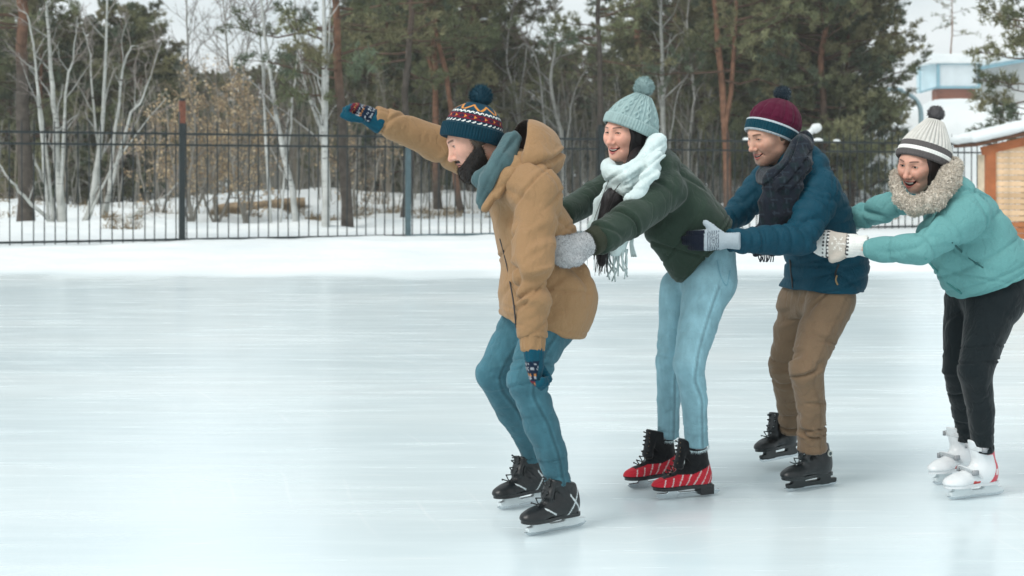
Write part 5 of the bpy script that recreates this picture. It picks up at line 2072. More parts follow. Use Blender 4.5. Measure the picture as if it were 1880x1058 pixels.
# frayed hems
for q, r in ((L2[0], .049), (L2[1], .046)):
    rs2 = np.random.RandomState(9)
    th = rs2.rand(260) * 6.283
    ax, u, v = basis(q[-1] - q[-2])
    p0 = q[-1] + (np.cos(th)[:, None] * u + np.sin(th)[:, None] * v) * r
    V, F, C = blades(rs2, p0, nrmrows(A([0, 0, -1]) + rand_dirs(rs2, 260) * .5), rs2.uniform(.006, .018, 260), np.full(260, .0012), np.repeat(s2l(200, 218, 222)[None], 260, 0))
    MB().add(V, F, C).build('frayed_hem', M_FUZZ, wom2, False)
# back pocket outline
polytube(wom2, 'pocket_seam', on_surf(wom2, 'jeans', [(1318, 478), (1322, 500), (1328, 517), (1335, 523), (1340, 510), (1343, 495)]), .0015, simple('denim_thread', s2l(96, 146, 162), .9))

hem2n = A([.77, 0, -.64])
hem2 = P(1294, 466, 5.87)


def jacket2(p):
    d = ecap(p, P(1203, 318, 5.87), P(1252, 392, 5.87), .105, .136, LAT2, 1.42, 1.2)
    d = smin(d, ecap(p, P(1252, 392, 5.87), P(1310, 470, 5.87), .136, .150, LAT2, 1.2, 1.12), .05)
    d = smin(d, rc(p, P(1185, 318, 5.98), P(1212, 322, 5.76), .08, .08), .05)
    d = smin(d, rc(p, P(1210, 425, 5.80), P(1258, 490, 5.82), .06, .07), .06)
    d = smin(d, smax(PANTS[wom2.name](p) - .014, np.linalg.norm(p - P(1305, 470, 5.87), axis=1) - .15, .04), .04)
    d = smax(d, plane(p, hem2, hem2n), .014)
    a = chain(p, list(an2), (.082, .068, .058), .03)
    a = smax(a, plane(p, an2[2], an2[2] - an2[1]), .012)
    d = smin(d, a, .02)
    b = chain(p, list(af2), (.080, .066, .055), .03)
    b = smax(b, plane(p, af2[2], af2[2] - af2[1]), .012)
    d = smin(d, b, .02)
    return d


def jacket2_d(V, N):
    d = .005 * (fbm(V * 6, 5, 3) - .5) * 2 + crumple(V, 123, .0055, 8, 2.6, (.6, .1, -.5), (.3, .2, .9))
    axs = an2[2] - an2[0]
    d += .015 * folds(V, axs + A([0, 0, -.15]), 11, 4, 51, 2.0) * (gauss(V, an2[1], .17) + .8 * gauss(V, an2[2], .11))
    d += .013 * folds(V, axs + A([.2, 0, .2]), 9, 3.0, 52, 2.0) * gauss(V, P(1200, 370, 5.6), .14)
    d += .012 * folds(V, af2[2] - af2[0], 11, 4, 53) * gauss(V, af2[1], .2)
    d += .012 * folds(V, A([.3, 0, .95]), 7.5, 2.4, 54, 2.0) * gauss(V, P(1265, 425, 5.7), .22)
    d += .008 * folds(V, A([.8, 0, -.6]), 10, 2.4, 56) * gauss(V, P(1290, 460, 5.75), .18)
    d += groove((V - hem2) @ nrm(hem2n) + .035, .005, .003)
    s = (V - P(1232, 345, 5.7)) @ nrm(A([.9, 0, -.1]))
    d += groove(s, .007, .007) * gauss(V, P(1225, 350, 5.68), .14)
    d += -.012 * gauss(V, P(1295, 438, 5.72), .06)
    return d


GRN = s2l(42, 58, 48)
garment('jacket', jacket2, list(sp2) + list(an2) + list(af2) + [P(1335, 420, 5.87), P(1250, 520, 5.87)], .2, .0065, M_CLOTH, wom2, jacket2_d, lambda V, N: np.repeat(GRN[None], len(V), 0) * (.93 + .14 * fbm(V * 12, 6, 2))[:, None])
for q, r in ((an2, .047), (af2, .042)):
    ax = nrm(q[2] - q[1])
    e1, e2, e3 = basis(ax)
    c = q[2]
    garment('cuff', lambda p: smax(rc(p, c - ax * .03, c + ax * .08, r + .006, r), plane(p, c + ax * .045, ax), .010), [c, c + ax * .05], .09, .005, M_KNIT, wom2,
            lambda V, N: .0025 * np.sin(np.arctan2((V - c) @ e2, (V - c) @ e3) * 34), lambda V, N: np.repeat(s2l(58, 62, 50)[None], len(V), 0))
# long black hair falling between the scarf ends
hair_cap(HS2, .012, .052, -.10, s2l(24, 20, 22), wom2)
H2 = PP((1172, 275, 5.80), (1150, 330, 5.69), (1126, 370, 5.68), (1108, 425, 5.66), (1104, 482, 5.60))
hb, V_, Q_, N_ = garment('hair', lambda p: chain(p, list(H2), (.022, .038, .046, .038, .016), .03), H2, .06, .006, M_HAIR, wom2,
                         lambda V, N: .010 * (fbm(V * A([42, 42, 4]), 8, 2) - .5), lambda V, N: s2l(26, 22, 24)[None] * (.6 + .8 * fbm(V * A([150, 150, 8]), 3, 2))[:, None], 1, True)
hs = MB()
rs2 = np.random.RandomState(12)
for i in range(90):
    o = rs2.normal(size=(5, 3)) * A([.017, .014, .006]) * A([[.7], [1], [1.2], [1.2], [.8]])
    o = o * .4 + o[1] * .9
    pth = smooth_path((H2 + o + A([0, -.018, 0]))[1:], 16)
    pth[:, 2] -= np.linspace(0, 1, 16) ** 3 * rs2.uniform(-.02, .05)
    hs.tube(pth, np.linspace(.0016, .0008, 16), 3, s2l(34, 28, 30) * rs2.uniform(.6, 1.5), cap=False)
hs.build('hair_strands', M_HAIR, hb)
# scarf
MINT = s2l(204, 220, 220)
ring2 = PP((1208, 266, 5.74), (1186, 303, 5.66), (1150, 325, 5.62), (1121, 318, 5.68), (1118, 306, 5.84), (1160, 292, 5.99), (1200, 268, 5.92), (1208, 266, 5.74))
ring2b = PP((1212, 290, 5.76), (1186, 318, 5.65), (1150, 345, 5.63), (1122, 338, 5.70))
tl2a = PP((1205, 290, 5.62), (1190, 325, 5.56), (1166, 362, 5.535), (1142, 425, 5.60), (1134, 462, 5.62))
tl2b = PP((1130, 325, 5.76), (1106, 370, 5.77), (1094, 415, 5.76), (1090, 430, 5.75))


def scarf2(p):
    d = chain(p, list(ring2), (.042, .046, .042, .032, .030, .04, .044, .042), .03)
    d = smin(d, chain(p, list(ring2b), (.036, .04, .034, .026), .03), .015)
    a = None
    for t, r0, r1, w in ((tl2a, .022, .018, 2.0), (tl2b, .022, .016, 1.8)):
        for q, s in zip(t[:-1], t[1:]):
            e = ecap(p, q, s, r0, r1, A([.9, .25, .2]), w)
            a = e if a is None else smin(a, e, .02)
    return smin(d, a, .02)


so, SV, SQ, SN = garment('scarf', scarf2, list(ring2) + list(tl2a) + list(tl2b), .08, .0065, M_CLOTH, wom2,
                         lambda V, N: .008 * folds(V, nrm(A([.6, 0, -.8])), 26, 2.2, 61, 1.5) * (V[:, 2] > 1.26) + .004 * folds(V, A([1, 0, .3]), 22, 2, 62) * (V[:, 2] < 1.3) + .004 * (fbm(V * 40, 3, 2) - .5),
                         lambda V, N: MINT[None] * (.9 + .2 * fbm(V * 50, 5, 2))[:, None], 1, True)
fuzz('scarf_pile', SV, SQ, SN, 5000, (.003, .008), .0009, flatc(MINT * 1.05, .12), so, 6, .9)
for t, n in ((tl2a[-1], 13), (tl2b[-1], 6)):
    for i in range(n):
        a = t + A([(i / (n - 1) - .5) * .075, rs2.normal() * .008, .01])
        ln = rs2.uniform(.075, .13) if n > 8 else .09
        pth = smooth_path([a, a + A([rs2.normal() * .006, 0, -ln * .5]), a + A([rs2.normal() * .016, -.005, -ln])], 8)
        MB().tube(pth, np.linspace(.0048, .0032, 8), 5, MINT * rs2.uniform(.8, 1)).build('tassel', M_KNIT, so)
for i in range(3):
    a = P(1160 + 2 * i, 430, 5.60)
    MB().tube(smooth_path([a, a + A([-.006, 0, -.04]), a + A([.004 * i, 0, -.09])], 8), .0042, 5, MINT * .9).build('tassel', M_KNIT, so)
# hat
C2, T2 = P(1155, 243, 5.85), P(1182, 176, 5.86)
MINTH = s2l(154, 178, 178)


def hat2_d(U, W):
    rib = .0042 * np.abs(np.cos(U * np.pi * 58)) ** .7 + .004
    col = (U * 12) % 1.0
    cab = .0085 * np.maximum(0, 1 - np.abs((col - .5) - .17 * np.sin(W * 17 + np.floor(U * 12) * 1.3)) / .13) ** .7
    cab2 = .0085 * np.maximum(0, 1 - np.abs((col - .5) + .17 * np.sin(W * 17 + np.floor(U * 12) * 1.3)) / .13) ** .7
    edge = .004 * (np.abs(col - .5) > .42)
    st = .0010 * np.abs(np.sin(W * np.pi * 70))
    return np.where(W < .30, rib, np.maximum(cab, cab2) + edge + st)


PROF2 = [(0, 1.0), (.16, 1.03), (.30, 1.0), (.42, .94), (.56, .84), (.7, .70), (.82, .55), (.92, .40), (1.0, .28)]
knit_hat(wom2, C2, T2 - C2, HS2[2][0], .108, .100, .164, PROF2, .28, lambda U, W: MINTH * (.95 + .05 * np.cos(U * 40))[..., None], hat2_d, 300, 110)
pompom(wom2, P(1182, 160, 5.86), .047, [MINTH * .95, MINTH * .8, MINTH * 1.08], 3600, 5, .0026)


# mittens
def mitten(parent, name, wrist, tip, back, size, colf, thumb, mat=M_KNIT, cuff=.05, rw=.042, width=.050, thick=.026, h=.005, disp=None):
    d0 = nrm(tip - wrist)
    L = np.linalg.norm(tip - wrist)
    back = nrm(back - d0 * (back @ d0))
    side = np.cross(d0, back)

    def f(p):
        d = ecap(p, wrist + d0 * .025, wrist + d0 * (L * .62), thick * .95, thick, side, width / thick * .92, width / thick)
        d = smin(d, ell(p, wrist + d0 * (L * .72) - back * .006, (L * .30, width, thick * .95), np.stack([d0, side, back])), .02)
        d = smin(d, rc(p, wrist - d0 * cuff, wrist + d0 * .02, rw, rw * .82), .02)
        t = [wrist + d0 * a + side * b + back * c for a, b, c in thumb]
        d = smin(d, chain(p, t, [.020, .019, .016][:len(t)], .01), .012)
        return smax(d, -plane(p, wrist - d0 * (cuff - .01), d0), .006)
    r = garment(name, f, [wrist - d0 * cuff, tip, wrist + side * .09, wrist - side * .09], .06, h, mat, parent, disp,
                lambda V, N: colf((V - wrist) @ d0 / L, (V - wrist) @ side, (V - wrist) @ back), 1, True)
    return r


GRYM = s2l(176, 178, 180)


def mit2_col(t, u, b):
    return GRYM[None] * (.85 + .3 * np.sin(u * 300 + t * 40)[:, None] ** 2)


mo, MV, MQ, MN = mitten(wom2, 'mitten', P(1072, 450, 5.27), P(1014, 468, 5.19), A([-.1, -1, .25]), 1, mit2_col, ((.02, -.03, 0), (.06, -.052, .008), (.09, -.05, .012)), cuff=.03, rw=.048, width=.058, thick=.032)
fuzz('mitten_pile', MV, MQ, MN, 5000, (.004, .011), .0011, lambda p, rs: A([s2l(206, 208, 210), s2l(150, 152, 156), s2l(120, 122, 126)])[rs.choice(3, len(p), p=(.5, .3, .2))], mo, 8, .9)
mitten(wom2, 'mitten', P(1030, 398, 5.76), P(985, 410, 5.66), A([-.1, 1, .2]), 1, mit2_col, ((.02, .03, 0), (.06, .052, .008), (.09, .05, .012)), cuff=.03, rw=.045)


def red_boot(V, N):
    x, y, z = V[:, 0], np.abs(V[:, 1]), V[:, 2]
    c = np.repeat(s2l(18, 21, 24)[None], len(V), 0)
    topz = .100 + .035 * np.clip((.03 - x) / .09, 0, 1) - .012 * np.clip((x - .10) / .08, 0, 1)
    red = (z < topz) & (z > .056) & ((y > .019) | (x > .150))
    c[red] = s2l(186, 34, 50)
    ln = red & (y > .026) & (x < .165) & (np.abs(((x * 1.0 + z * .5) / .034) % 1 - .5) < .075)
    c[ln] = s2l(206, 190, 190)
    c[(z > .200) & (x < .02)] = s2l(128, 130, 134)
    return c


sk2 = {'top': .225, 'sole': .050, 'sole_c': s2l(24, 25, 28), 'hold_c': s2l(190, 198, 202), 'hold_m': M_STEEL, 'holder': 'figure', 'laces': s2l(40, 40, 42), 'eyelet': s2l(110, 96, 80), 'tongue': 1, 'heel': 1, 'color': red_boot, 'mat': M_CLOTH}
S2 = make_skate_meshes(sk2)
place_skate(S2, wom2, .745, 5.805, 21, 0, 0, 1)
place_skate(S2, wom2, .636, 6.02, 30, 0, 0, -1)

# =================================================================== third skater: man in the teal jacket
HS3 = ({'male': 1, 'smile': .8, 'open': .0026, 'eye': 0.0024, 'squint': .4, 'skin': s2l(210, 164, 142), 'lip': s2l(172, 98, 90), 'brow': s2l(96, 72, 56), 'stubble': .42, 'neck': ((-0.02, 0, -0.07), (-0.05, 0.0, -0.17)), 'iris': s2l(60, 50, 44)},
       *head_frame(P(1414, 250, 6.08), 26, 18, 3, .98))
LAT3 = nrm([0.28, -0.96, 0])
N3 = [(1525, 550, 5.99, .104), (1480, 676, 5.86, .067), (1489, 745, 5.90, .059), (1491, 827, 5.95, .057)]
F3 = [(1468, 555, 6.20, .098), (1441, 672, 6.25, .066), (1451, 742, 6.36, .056), (1453, 792, 6.42, .048)]
sp3 = PP((1462, 298, 6.12), (1497, 400, 6.12), (1518, 520, 6.12))
an3 = PP((1505, 350, 5.96), (1470, 438, 5.80), (1338, 443, 5.66))
af3 = PP((1418, 325, 6.28), (1356, 390, 6.25), (1310, 425, 6.12))
base3 = (P(1470, 885, 6.1)[0], 6.12, 0.0)
man3 = make_person('smiling man in a teal quilted jacket and burgundy bobble hat', base3, HS3,
                   SEG(sp3, (.09, .10, .11)) + SEG(an3, (.05, .045, .035)) + SEG(af3, (.05, .045, .035)) + [(sp3[0], an3[0], .07, .05), (sp3[0], af3[0], .07, .05), (sp3[0], HS3[1] + A([-.03, 0, -.14]) @ HS3[2], .07, .06)] +
                   SEG(A([P(*r[:3]) for r in N3[:3]]), (.08, .06, .045)) + SEG(A([P(*r[:3]) for r in F3[:3]]), (.08, .06, .045)))
L3 = (A([P(*r[:3]) for r in N3]), A([P(*r[:3]) for r in F3]))


def tr3_d(V, N):
    d = leg_disp(L3, LAT3, .017, .020, 19, True, .005)(V, N)
    d += .010 * folds(V, A([.5, 0, -.9]), 8, 2, 71) * gauss(V, P(1500, 600, 5.9), .16)
    return d


BRN = s2l(118, 97, 76)
trousers(man3, 'trousers', N3, F3, [(P(1512, 515, 6.1), P(1508, 552, 6.1), .13, .125, LAT3, 1.15)], M_CLOTH, .007, tr3_d,
         lambda V, N: BRN[None] * (.9 + .2 * fbm(V * 20, 3, 3))[:, None] * (1 - .2 * np.exp(-(leg_seam(V, N, L3[0], LAT3) / .005) ** 2))[:, None])
hem3 = P(1516, 533, 6.12)
hem3n = A([-.045, 0, -1])


def jacket3(p):
    d = ecap(p, P(1462, 312, 6.12), P(1492, 392, 6.12), .118, .140, LAT3, 1.5, 1.35)
    d = smin(d, ecap(p, P(1492, 392, 6.12), P(1516, 480, 6.12), .140, .150, LAT3, 1.35, 1.22), .05)
    d = smin(d, ecap(p, P(1516, 480, 6.12), P(1516, 580, 6.12), .150, .152, LAT3, 1.22), .05)
    d = smin(d, rc(p, P(1440, 312, 6.22), P(1478, 312, 6.02), .085, .085), .05)
    d = smin(d, ell(p, P(1548, 490, 6.12), (.09, .15, .1)), .06)
    d = smin(d, smax(PANTS[man3.name](p) - .016, np.linalg.norm(p - P(1515, 520, 6.12), axis=1) - .27, .04), .05)
    d = smax(d, plane(p, hem3, hem3n), .010)
    a = chain(p, list(an3), (.096, .066, .048), .04)
    a = smax(a, plane(p, an3[2], an3[2] - an3[1]), .008)
    d = smin(d, a, .022)
    b = chain(p, list(af3), (.088, .064, .048), .03)
    b = smax(b, plane(p, af3[2], af3[2] - af3[1]), .008)
    return smin(d, b, .02)


SPU3 = nrm(sp3[0] - sp3[2])


def seg_t(V, pts):
    """arclength along a polyline for the nearest point, and distance to it"""
    best = np.full(len(V), 9.0)
    tt = np.zeros(len(V))
    acc = 0
    for a, b in zip(pts[:-1], pts[1:]):
        ba = b - a
        L = np.linalg.norm(ba)
        t = np.clip((V - a) @ ba / (L * L), 0, 1)
        d = np.linalg.norm(V - a - t[:, None] * ba, axis=1)
        m = d < best
        best = np.where(m, d, best)
        tt = np.where(m, acc + t * L, tt)
        acc += L
    return tt, best


def quilt(V, arms, up, org, sp_a, sp_t, amp, w, seed=0):
    dm = np.full(len(V), 9.0)
    ph = np.zeros(len(V))
    for pts, r in arms:
        t, d = seg_t(V, pts)
        ok = d < r
        ph = np.where(ok & (d < dm), t / sp_a, ph)
        dm = np.where(ok, np.minimum(dm, d), dm)
    tor = (V - org) @ up / sp_t
    x = np.where(dm < 1, ph, tor) + .10 * (fbm(V * 7, seed, 2) - .5)
    e = np.abs(x - np.round(x))
    return -amp * np.exp(-(e / w) ** 2) + amp * .5 * np.cos(x * 2 * np.pi + np.pi) * .5


def jacket3_d(V, N):
    d = .005 * (fbm(V * 6, 5, 3) - .5) * 2 + crumple(V, 125, .004, 9, 3)
    d += quilt(V, ((an3, .10), (af3, .09)), SPU3, sp3[2], .060, .062, .0045, .10, 4)
    d += .013 * folds(V, an3[1] - an3[0] + A([0.1, 0, 0]), 11, 4, 81, 2) * gauss(V, an3[1], .16)
    d += .009 * folds(V, an3[2] - an3[1], 13, 4, 82, 2) * (gauss(V, (an3[1] + an3[2]) / 2, .14))
    d += .012 * folds(V, A([.6, 0, .8]), 8, 2.6, 83, 2) * gauss(V, P(1535, 430, 5.95), .2)
    s = (V - P(1525, 350, 5.9)) @ nrm(A([.93, 0, -.25]))
    d += groove(s, .007, .007) * gauss(V, P(1520, 355, 5.95), .14)
    d += groove((V - P(1540, 487, 6)) @ A([0, 0, 1]), .005, .005) * (V[:, 2] < 1.05)
    d += -.012 * gauss(V, P(1535, 448, 5.93), .05)
    return d


TEAL3 = s2l(5, 62, 80)
garment('jacket', jacket3, list(sp3) + list(an3) + list(af3) + [hem3, P(1590, 540, 6.12)], .2, .0065, M_SHELL, man3, jacket3_d, lambda V, N: np.repeat(TEAL3[None], len(V), 0) * (.92 + .16 * fbm(V * 10, 2, 2))[:, None])
zo = polytube(man3, 'pocket_zip', on_surf(man3, 'jacket', [(1534, 507), (1536, 498), (1539, 486)]), .004, M_DARK)
polytube(man3, 'zip_pull', on_surf(man3, 'jacket', [(1538, 503), (1536, 512), (1539, 522)], .006), .0035, simple('cord_tan', s2l(160, 132, 92), .8))
polytube(man3, 'zipper', on_surf(man3, 'jacket', [(1446, 478), (1449, 500), (1452, 530)], .0), .004, M_DARK)
# plaid scarf
ring3 = PP((1468, 270, 5.97), (1452, 310, 5.90), (1420, 332, 5.92), (1404, 322, 6.06), (1425, 285, 6.24), (1468, 262, 6.16), (1470, 268, 5.97))
t3a = PP((1430, 318, 5.90), (1415, 370, 5.90), (1408, 425, 5.90), (1404, 468, 5.92))
t3b = PP((1462, 300, 5.90), (1450, 345, 5.87), (1440, 395, 5.89), (1430, 430, 5.92))


def scarf3(p):
    d = chain(p, list(ring3), (.044, .046, .040, .036, .04, .045, .044), .03)
    d = smin(d, chain(p, list(PP((1474, 258, 6.05), (1470, 300, 5.93), (1440, 335, 5.88))), (.04, .045, .04), .03), .015)
    a = None
    for t, r0, r1, w in ((t3a, .026, .022, 2.2), (t3b, .026, .02, 2.0)):
        for q, s in zip(t[:-1], t[1:]):
            e = ecap(p, q, s, r0, r1, A([.92, -.2, .1]), w)
            a = e if a is None else smin(a, e, .02)
    a = smax(a, plane(p, P(1405, 472, 5.9), A([0, 0, -1])), .01)
    return smin(d, a, .02)


def plaid(V, N):
    base = s2l(20, 26, 36)
    c = np.repeat(base[None], len(V), 0)
    u, v = V[:, 0] * .96 + V[:, 2] * .15, V[:, 2] - V[:, 0] * .1
    a = (np.abs((u / .055) % 1 - .5) < .22)
    b = (np.abs((v / .055) % 1 - .5) < .22)
    c[a] = s2l(24, 31, 42)
    c[b & ~a] = s2l(18, 34, 40)
    l = (np.abs((u / .055) % 1 - .02) < .035) | (np.abs((v / .055) % 1 - .02) < .035)
    c[l] = s2l(42, 52, 62)
    return c * (.85 + .3 * fbm(V * 60, 4, 2))[:, None]


so3, V_, Q_, N_ = garment('scarf', scarf3, list(ring3) + list(t3a) + list(t3b), .08, .006, M_CLOTH, man3,
                          lambda V, N: .012 * folds(V, nrm(A([.75, 0, -.65])), 22, 3.5, 91, 1.6) * (V[:, 2] > 1.25) + .010 * folds(V, A([1, 0, .12]), 17, 2.5, 92) * (V[:, 2] < 1.3), plaid, 1, True)
for i in range(10):
    a = P(1392 + i * 3.0, 468, 5.905)
    MB().tube(smooth_path([a, a + A([rs2.normal() * .004, 0, -.015]), a + A([rs2.normal() * .008, 0, -.03])], 6), .0026, 4, s2l(28, 36, 46)).build('tassel', M_KNIT, so3)
# hat
C3, T3 = P(1413, 254, 6.08), P(1436, 181, 6.10)
BURG, TL3, GR3 = s2l(78, 18, 44), s2l(9, 58, 72), s2l(178, 188, 194)


def hat3_col(U, W):
    c = np.where((W < .30)[..., None], TL3, BURG)
    return np.where(((W < .045) | ((W > .255) & (W < .315)))[..., None], GR3, c)


def hat3_d(U, W):
    rib = .0035 * np.abs(np.cos(U * np.pi * 60)) ** .7 + .003
    col = (U * 10) % 1.0
    cab = .005 * np.maximum(0, 1 - np.abs((col - .5) - .07 * np.sin(W * 30)) / .2) ** .7
    pl = .003 * np.abs(np.cos(U * np.pi * 70))
    ver = .007 * np.abs(np.cos(U * np.pi * 13 + .3 * np.sin(W * 9))) ** .6
    return np.where(W < .31, rib, cab * .4 + pl * .6 + ver * np.clip((W - .31) / .12, 0, 1))


PROF3 = [(0, 1.0), (.15, 1.03), (.31, 1.05), (.45, 1.04), (.6, .97), (.75, .82), (.87, .6), (.95, .38), (1.0, .10)]
knit_hat(man3, C3, T3 - C3, HS3[2][0], .104, .097, .180, PROF3, .31, hat3_col, hat3_d, slouch=(-.012, 0))
pompom(man3, P(1437, 173, 6.10), .041, [s2l(26, 42, 54), s2l(18, 32, 44), s2l(120, 135, 142)], 2800, 7)
hair_cap(HS3, .005, .012, -.02, s2l(104, 82, 66), man3)


# gloves with separate fingers lying on the waist
def open_glove(parent, name, wrist, tip, back, colf, h=.0042, rw=.036, up=1.0, cuff=.075):
    d0 = nrm(tip - wrist)
    back = nrm(back - d0 * (back @ d0))
    side = np.cross(d0, back) * up           # towards the thumb
    segs = []
    for o, l, kx in ((1.5, .90, .086), (.5, 1.04, .094), (-.5, 1.0, .092), (-1.5, .80, .084)):
        k0 = wrist + d0 * kx + side * o * .0195
        p1 = k0 + d0 * .034 * l - back * .006
        p2 = p1 + d0 * .024 * l - back * .014
        p3 = p2 + d0 * .016 * l - back * .014
        segs.append(((k0 - d0 * .03, k0, p1, p2, p3)))

    def f(p):
        d = ecap(p, wrist + d0 * .02, wrist + d0 * .08, .020, .017, side, 1.8, 2.4)
        d = smin(d, rc(p, wrist - d0 * cuff, wrist + d0 * .015, rw, rw * .8), .02)
        for a in segs:
            d = smin(d, chain(p, list(a), (.0125, .0130, .0120, .0112, .0100), .005), .004)
        t = [wrist + d0 * .025 + side * .026, wrist + d0 * .052 + side * .052, wrist + d0 * .076 + side * .070]
        d = smin(d, chain(p, t, (.018, .015, .0125), .008), .010)
        return smax(d, -plane(p, wrist - d0 * (cuff - .012), d0), .005)
    return garment(name, f, [wrist - d0 * cuff, tip, wrist + side * .09, wrist - side * .06], .06, h, M_KNIT, parent,
                   lambda V, N: .0007 * np.sin(((V - wrist) @ d0) * 620) + .0006 * np.sin(((V - wrist) @ side) * 900),
                   lambda V, N: colf((V - wrist) @ d0, (V - wrist) @ side, (V - wrist) @ back), 1)


def glove3_col(t, u, b):
    c = np.where((t < .078)[:, None], s2l(158, 170, 178)[None], s2l(18, 26, 40)[None])
    th = (u > .040)
    c = np.where(th[:, None], s2l(164, 176, 184)[None], c)
    ln = (t > .020) & (t < .070) & (np.abs((t / .0085) % 1 - .5) < .18) & ~th & (u > -.05)
    return np.where(ln[:, None], s2l(70, 82, 92)[None], c)


open_glove(man3, 'glove', P(1330, 442, 5.64), P(1262, 441, 5.68), A([0, -1, .1]), glove3_col, up=1.0)
open_glove(man3, 'glove', P(1312, 424, 6.10), P(1270, 432, 6.02), A([0, 1, .1]), glove3_col, up=-1.0)


def badge():
    n = 20
    a = np.arange(n) / n * 6.283
    mb = MB()
    pts = np.stack([-.030 + .0125 * np.cos(a), a * 0 - .0395, .150 + .0125 * np.sin(a)], 1)
    for r, yy, c in ((1.0, -.0405, s2l(190, 194, 188)), (.62, -.0415, s2l(60, 74, 76))):
        q = (pts - A([-.030, 0, .150])) * A([r, 1, r]) + A([-.030, 0, .150])
        q[:, 1] = yy - .006
        q2 = q.copy()
        q2[:, 1] += .012
        V = np.concatenate([q, q2, [[-.030, yy - .0065, .150]]])
        j = np.arange(n)
        mb.add(V, np.stack([j, (j + 1) % n, n + (j + 1) % n, n + j], 1), c)
        mb.t.append(np.stack([(j + 1) % n, j, np.full(n, 2 * n)], 1) + mb.n - len(V))
    me = mb.mesh('badge', M_PLASTIC, False)
    for v in me.vertices:
        v.co.y *= -1
    me.flip_normals()
    return me


sk3 = {'top': .200, 'sole': .062, 'sole_c': s2l(22, 30, 32), 'hold_c': s2l(20, 30, 33), 'holder': 'hockey', 'web': .014, 'laces': s2l(44, 52, 54), 'eyelet': s2l(176, 182, 184), 'tongue': 1,
       'color': lambda V, N: np.repeat(s2l(14, 21, 24)[None], len(V), 0), 'extra': {'badge': badge}}
S3 = make_skate_meshes(sk3)
place_skate(S3, man3, 1.278, 5.97, 31, 0, 0, 2)
place_skate(S3, man3, 1.238, 6.45, 40, .028, 0, -4)

# =================================================================== fourth skater: woman in the turquoise jacket
HS4 = ({'male': 0, 'smile': 1.0, 'open': .0072, 'eye': 0.0036, 'squint': .5, 'cheek': 1, 'skin': s2l(212, 164, 144), 'lip': s2l(176, 94, 88), 'brow': s2l(58, 42, 36), 'neck': ((-0.02, 0, -0.07), (-0.05, 0.0, -0.16)), 'iris': s2l(50, 34, 26), 'browup': .003},
       *head_frame(P(1690, 300, 5.85), 38, 17, 8, .95))
LAT4 = nrm([0.30, -0.95, 0])
N4 = [(1826, 548, 5.81, .110), (1790, 682, 5.69, .065), (1801, 755, 5.74, .052), (1803, 828, 5.79, .046)]
F4 = [(1777, 552, 5.98, .096), (1757, 685, 5.96, .056), (1769, 755, 6.03, .047), (1773, 808, 6.08, .042)]
sp4 = PP((1728, 345, 5.85), (1775, 425, 5.85), (1828, 520, 5.85))
an4 = PP((1780, 395, 5.68), (1690, 458, 5.58), (1590, 457, 5.76))
af4 = PP((1695, 350, 6.02), (1622, 382, 6.08), (1565, 405, 6.18))
base4 = (P(1795, 905, 5.9)[0], 5.92, 0.0)
wom4 = make_person('laughing woman in a turquoise jacket last in the line', base4, HS4,
                   SEG(sp4, (.08, .09, .10)) + SEG(an4, (.045, .04, .03)) + SEG(af4, (.045, .04, .03)) + [(sp4[0], an4[0], .07, .05), (sp4[0], af4[0], .07, .05), (sp4[0], HS4[1] + A([-.03, 0, -.13]) @ HS4[2], .065, .05)] +
                   SEG(A([P(*r[:3]) for r in N4[:3]]), (.08, .055, .04)) + SEG(A([P(*r[:3]) for r in F4[:3]]), (.08, .055, .04)))
L4 = (A([P(*r[:3]) for r in N4]), A([P(*r[:3]) for r in F4]))
trousers(wom4, 'trousers', N4, F4, [(P(1830, 495, 5.85), P(1822, 540, 5.85), .115, .120, LAT4, 1.3)], M_CLOTH, .007, leg_disp(L4, LAT4, .011, .010, 18, True, .005),
         lambda V, N: s2l(14, 25, 29)[None] * (.85 + .3 * fbm(V * 16, 3, 3))[:, None])
hem4 = P(1822, 521, 5.85)
hem4n = A([.40, 0, -.91])


def jacket4(p):
    d = ecap(p, P(1745, 370, 5.85), P(1774, 420, 5.85), .105, .142, LAT4, 1.42, 1.2)
    d = smin(d, ecap(p, P(1772, 418, 5.85), P(1800, 480, 5.85), .142, .165, LAT4, 1.2, 1.12), .05)
    d = smin(d, ecap(p, P(1800, 480, 5.85), P(1840, 560, 5.85), .165, .145, LAT4, 1.12), .05)
    d = smin(d, rc(p, P(1722, 362, 5.97), P(1755, 366, 5.74), .08, .08), .05)
    d = smin(d, rc(p, P(1705, 430, 5.80), P(1765, 510, 5.82), .055, .07), .06)
    d = smin(d, smax(PANTS[wom4.name](p) - .014, np.linalg.norm(p - P(1825, 505, 5.85), axis=1) - .20, .04), .04)
    d = smax(d, plane(p, hem4, hem4n), .014)
    a = chain(p, list(an4), (.092, .062, .046), .04)
    a = smax(a, plane(p, an4[2], an4[2] - an4[1]), .010)
    d = smin(d, a, .02)
    b = chain(p, list(af4), (.078, .058, .048), .03)
    b = smax(b, plane(p, af4[2], af4[2] - af4[1]), .010)
    return smin(d, b, .02)


SPU4 = nrm(sp4[0] - sp4[2])


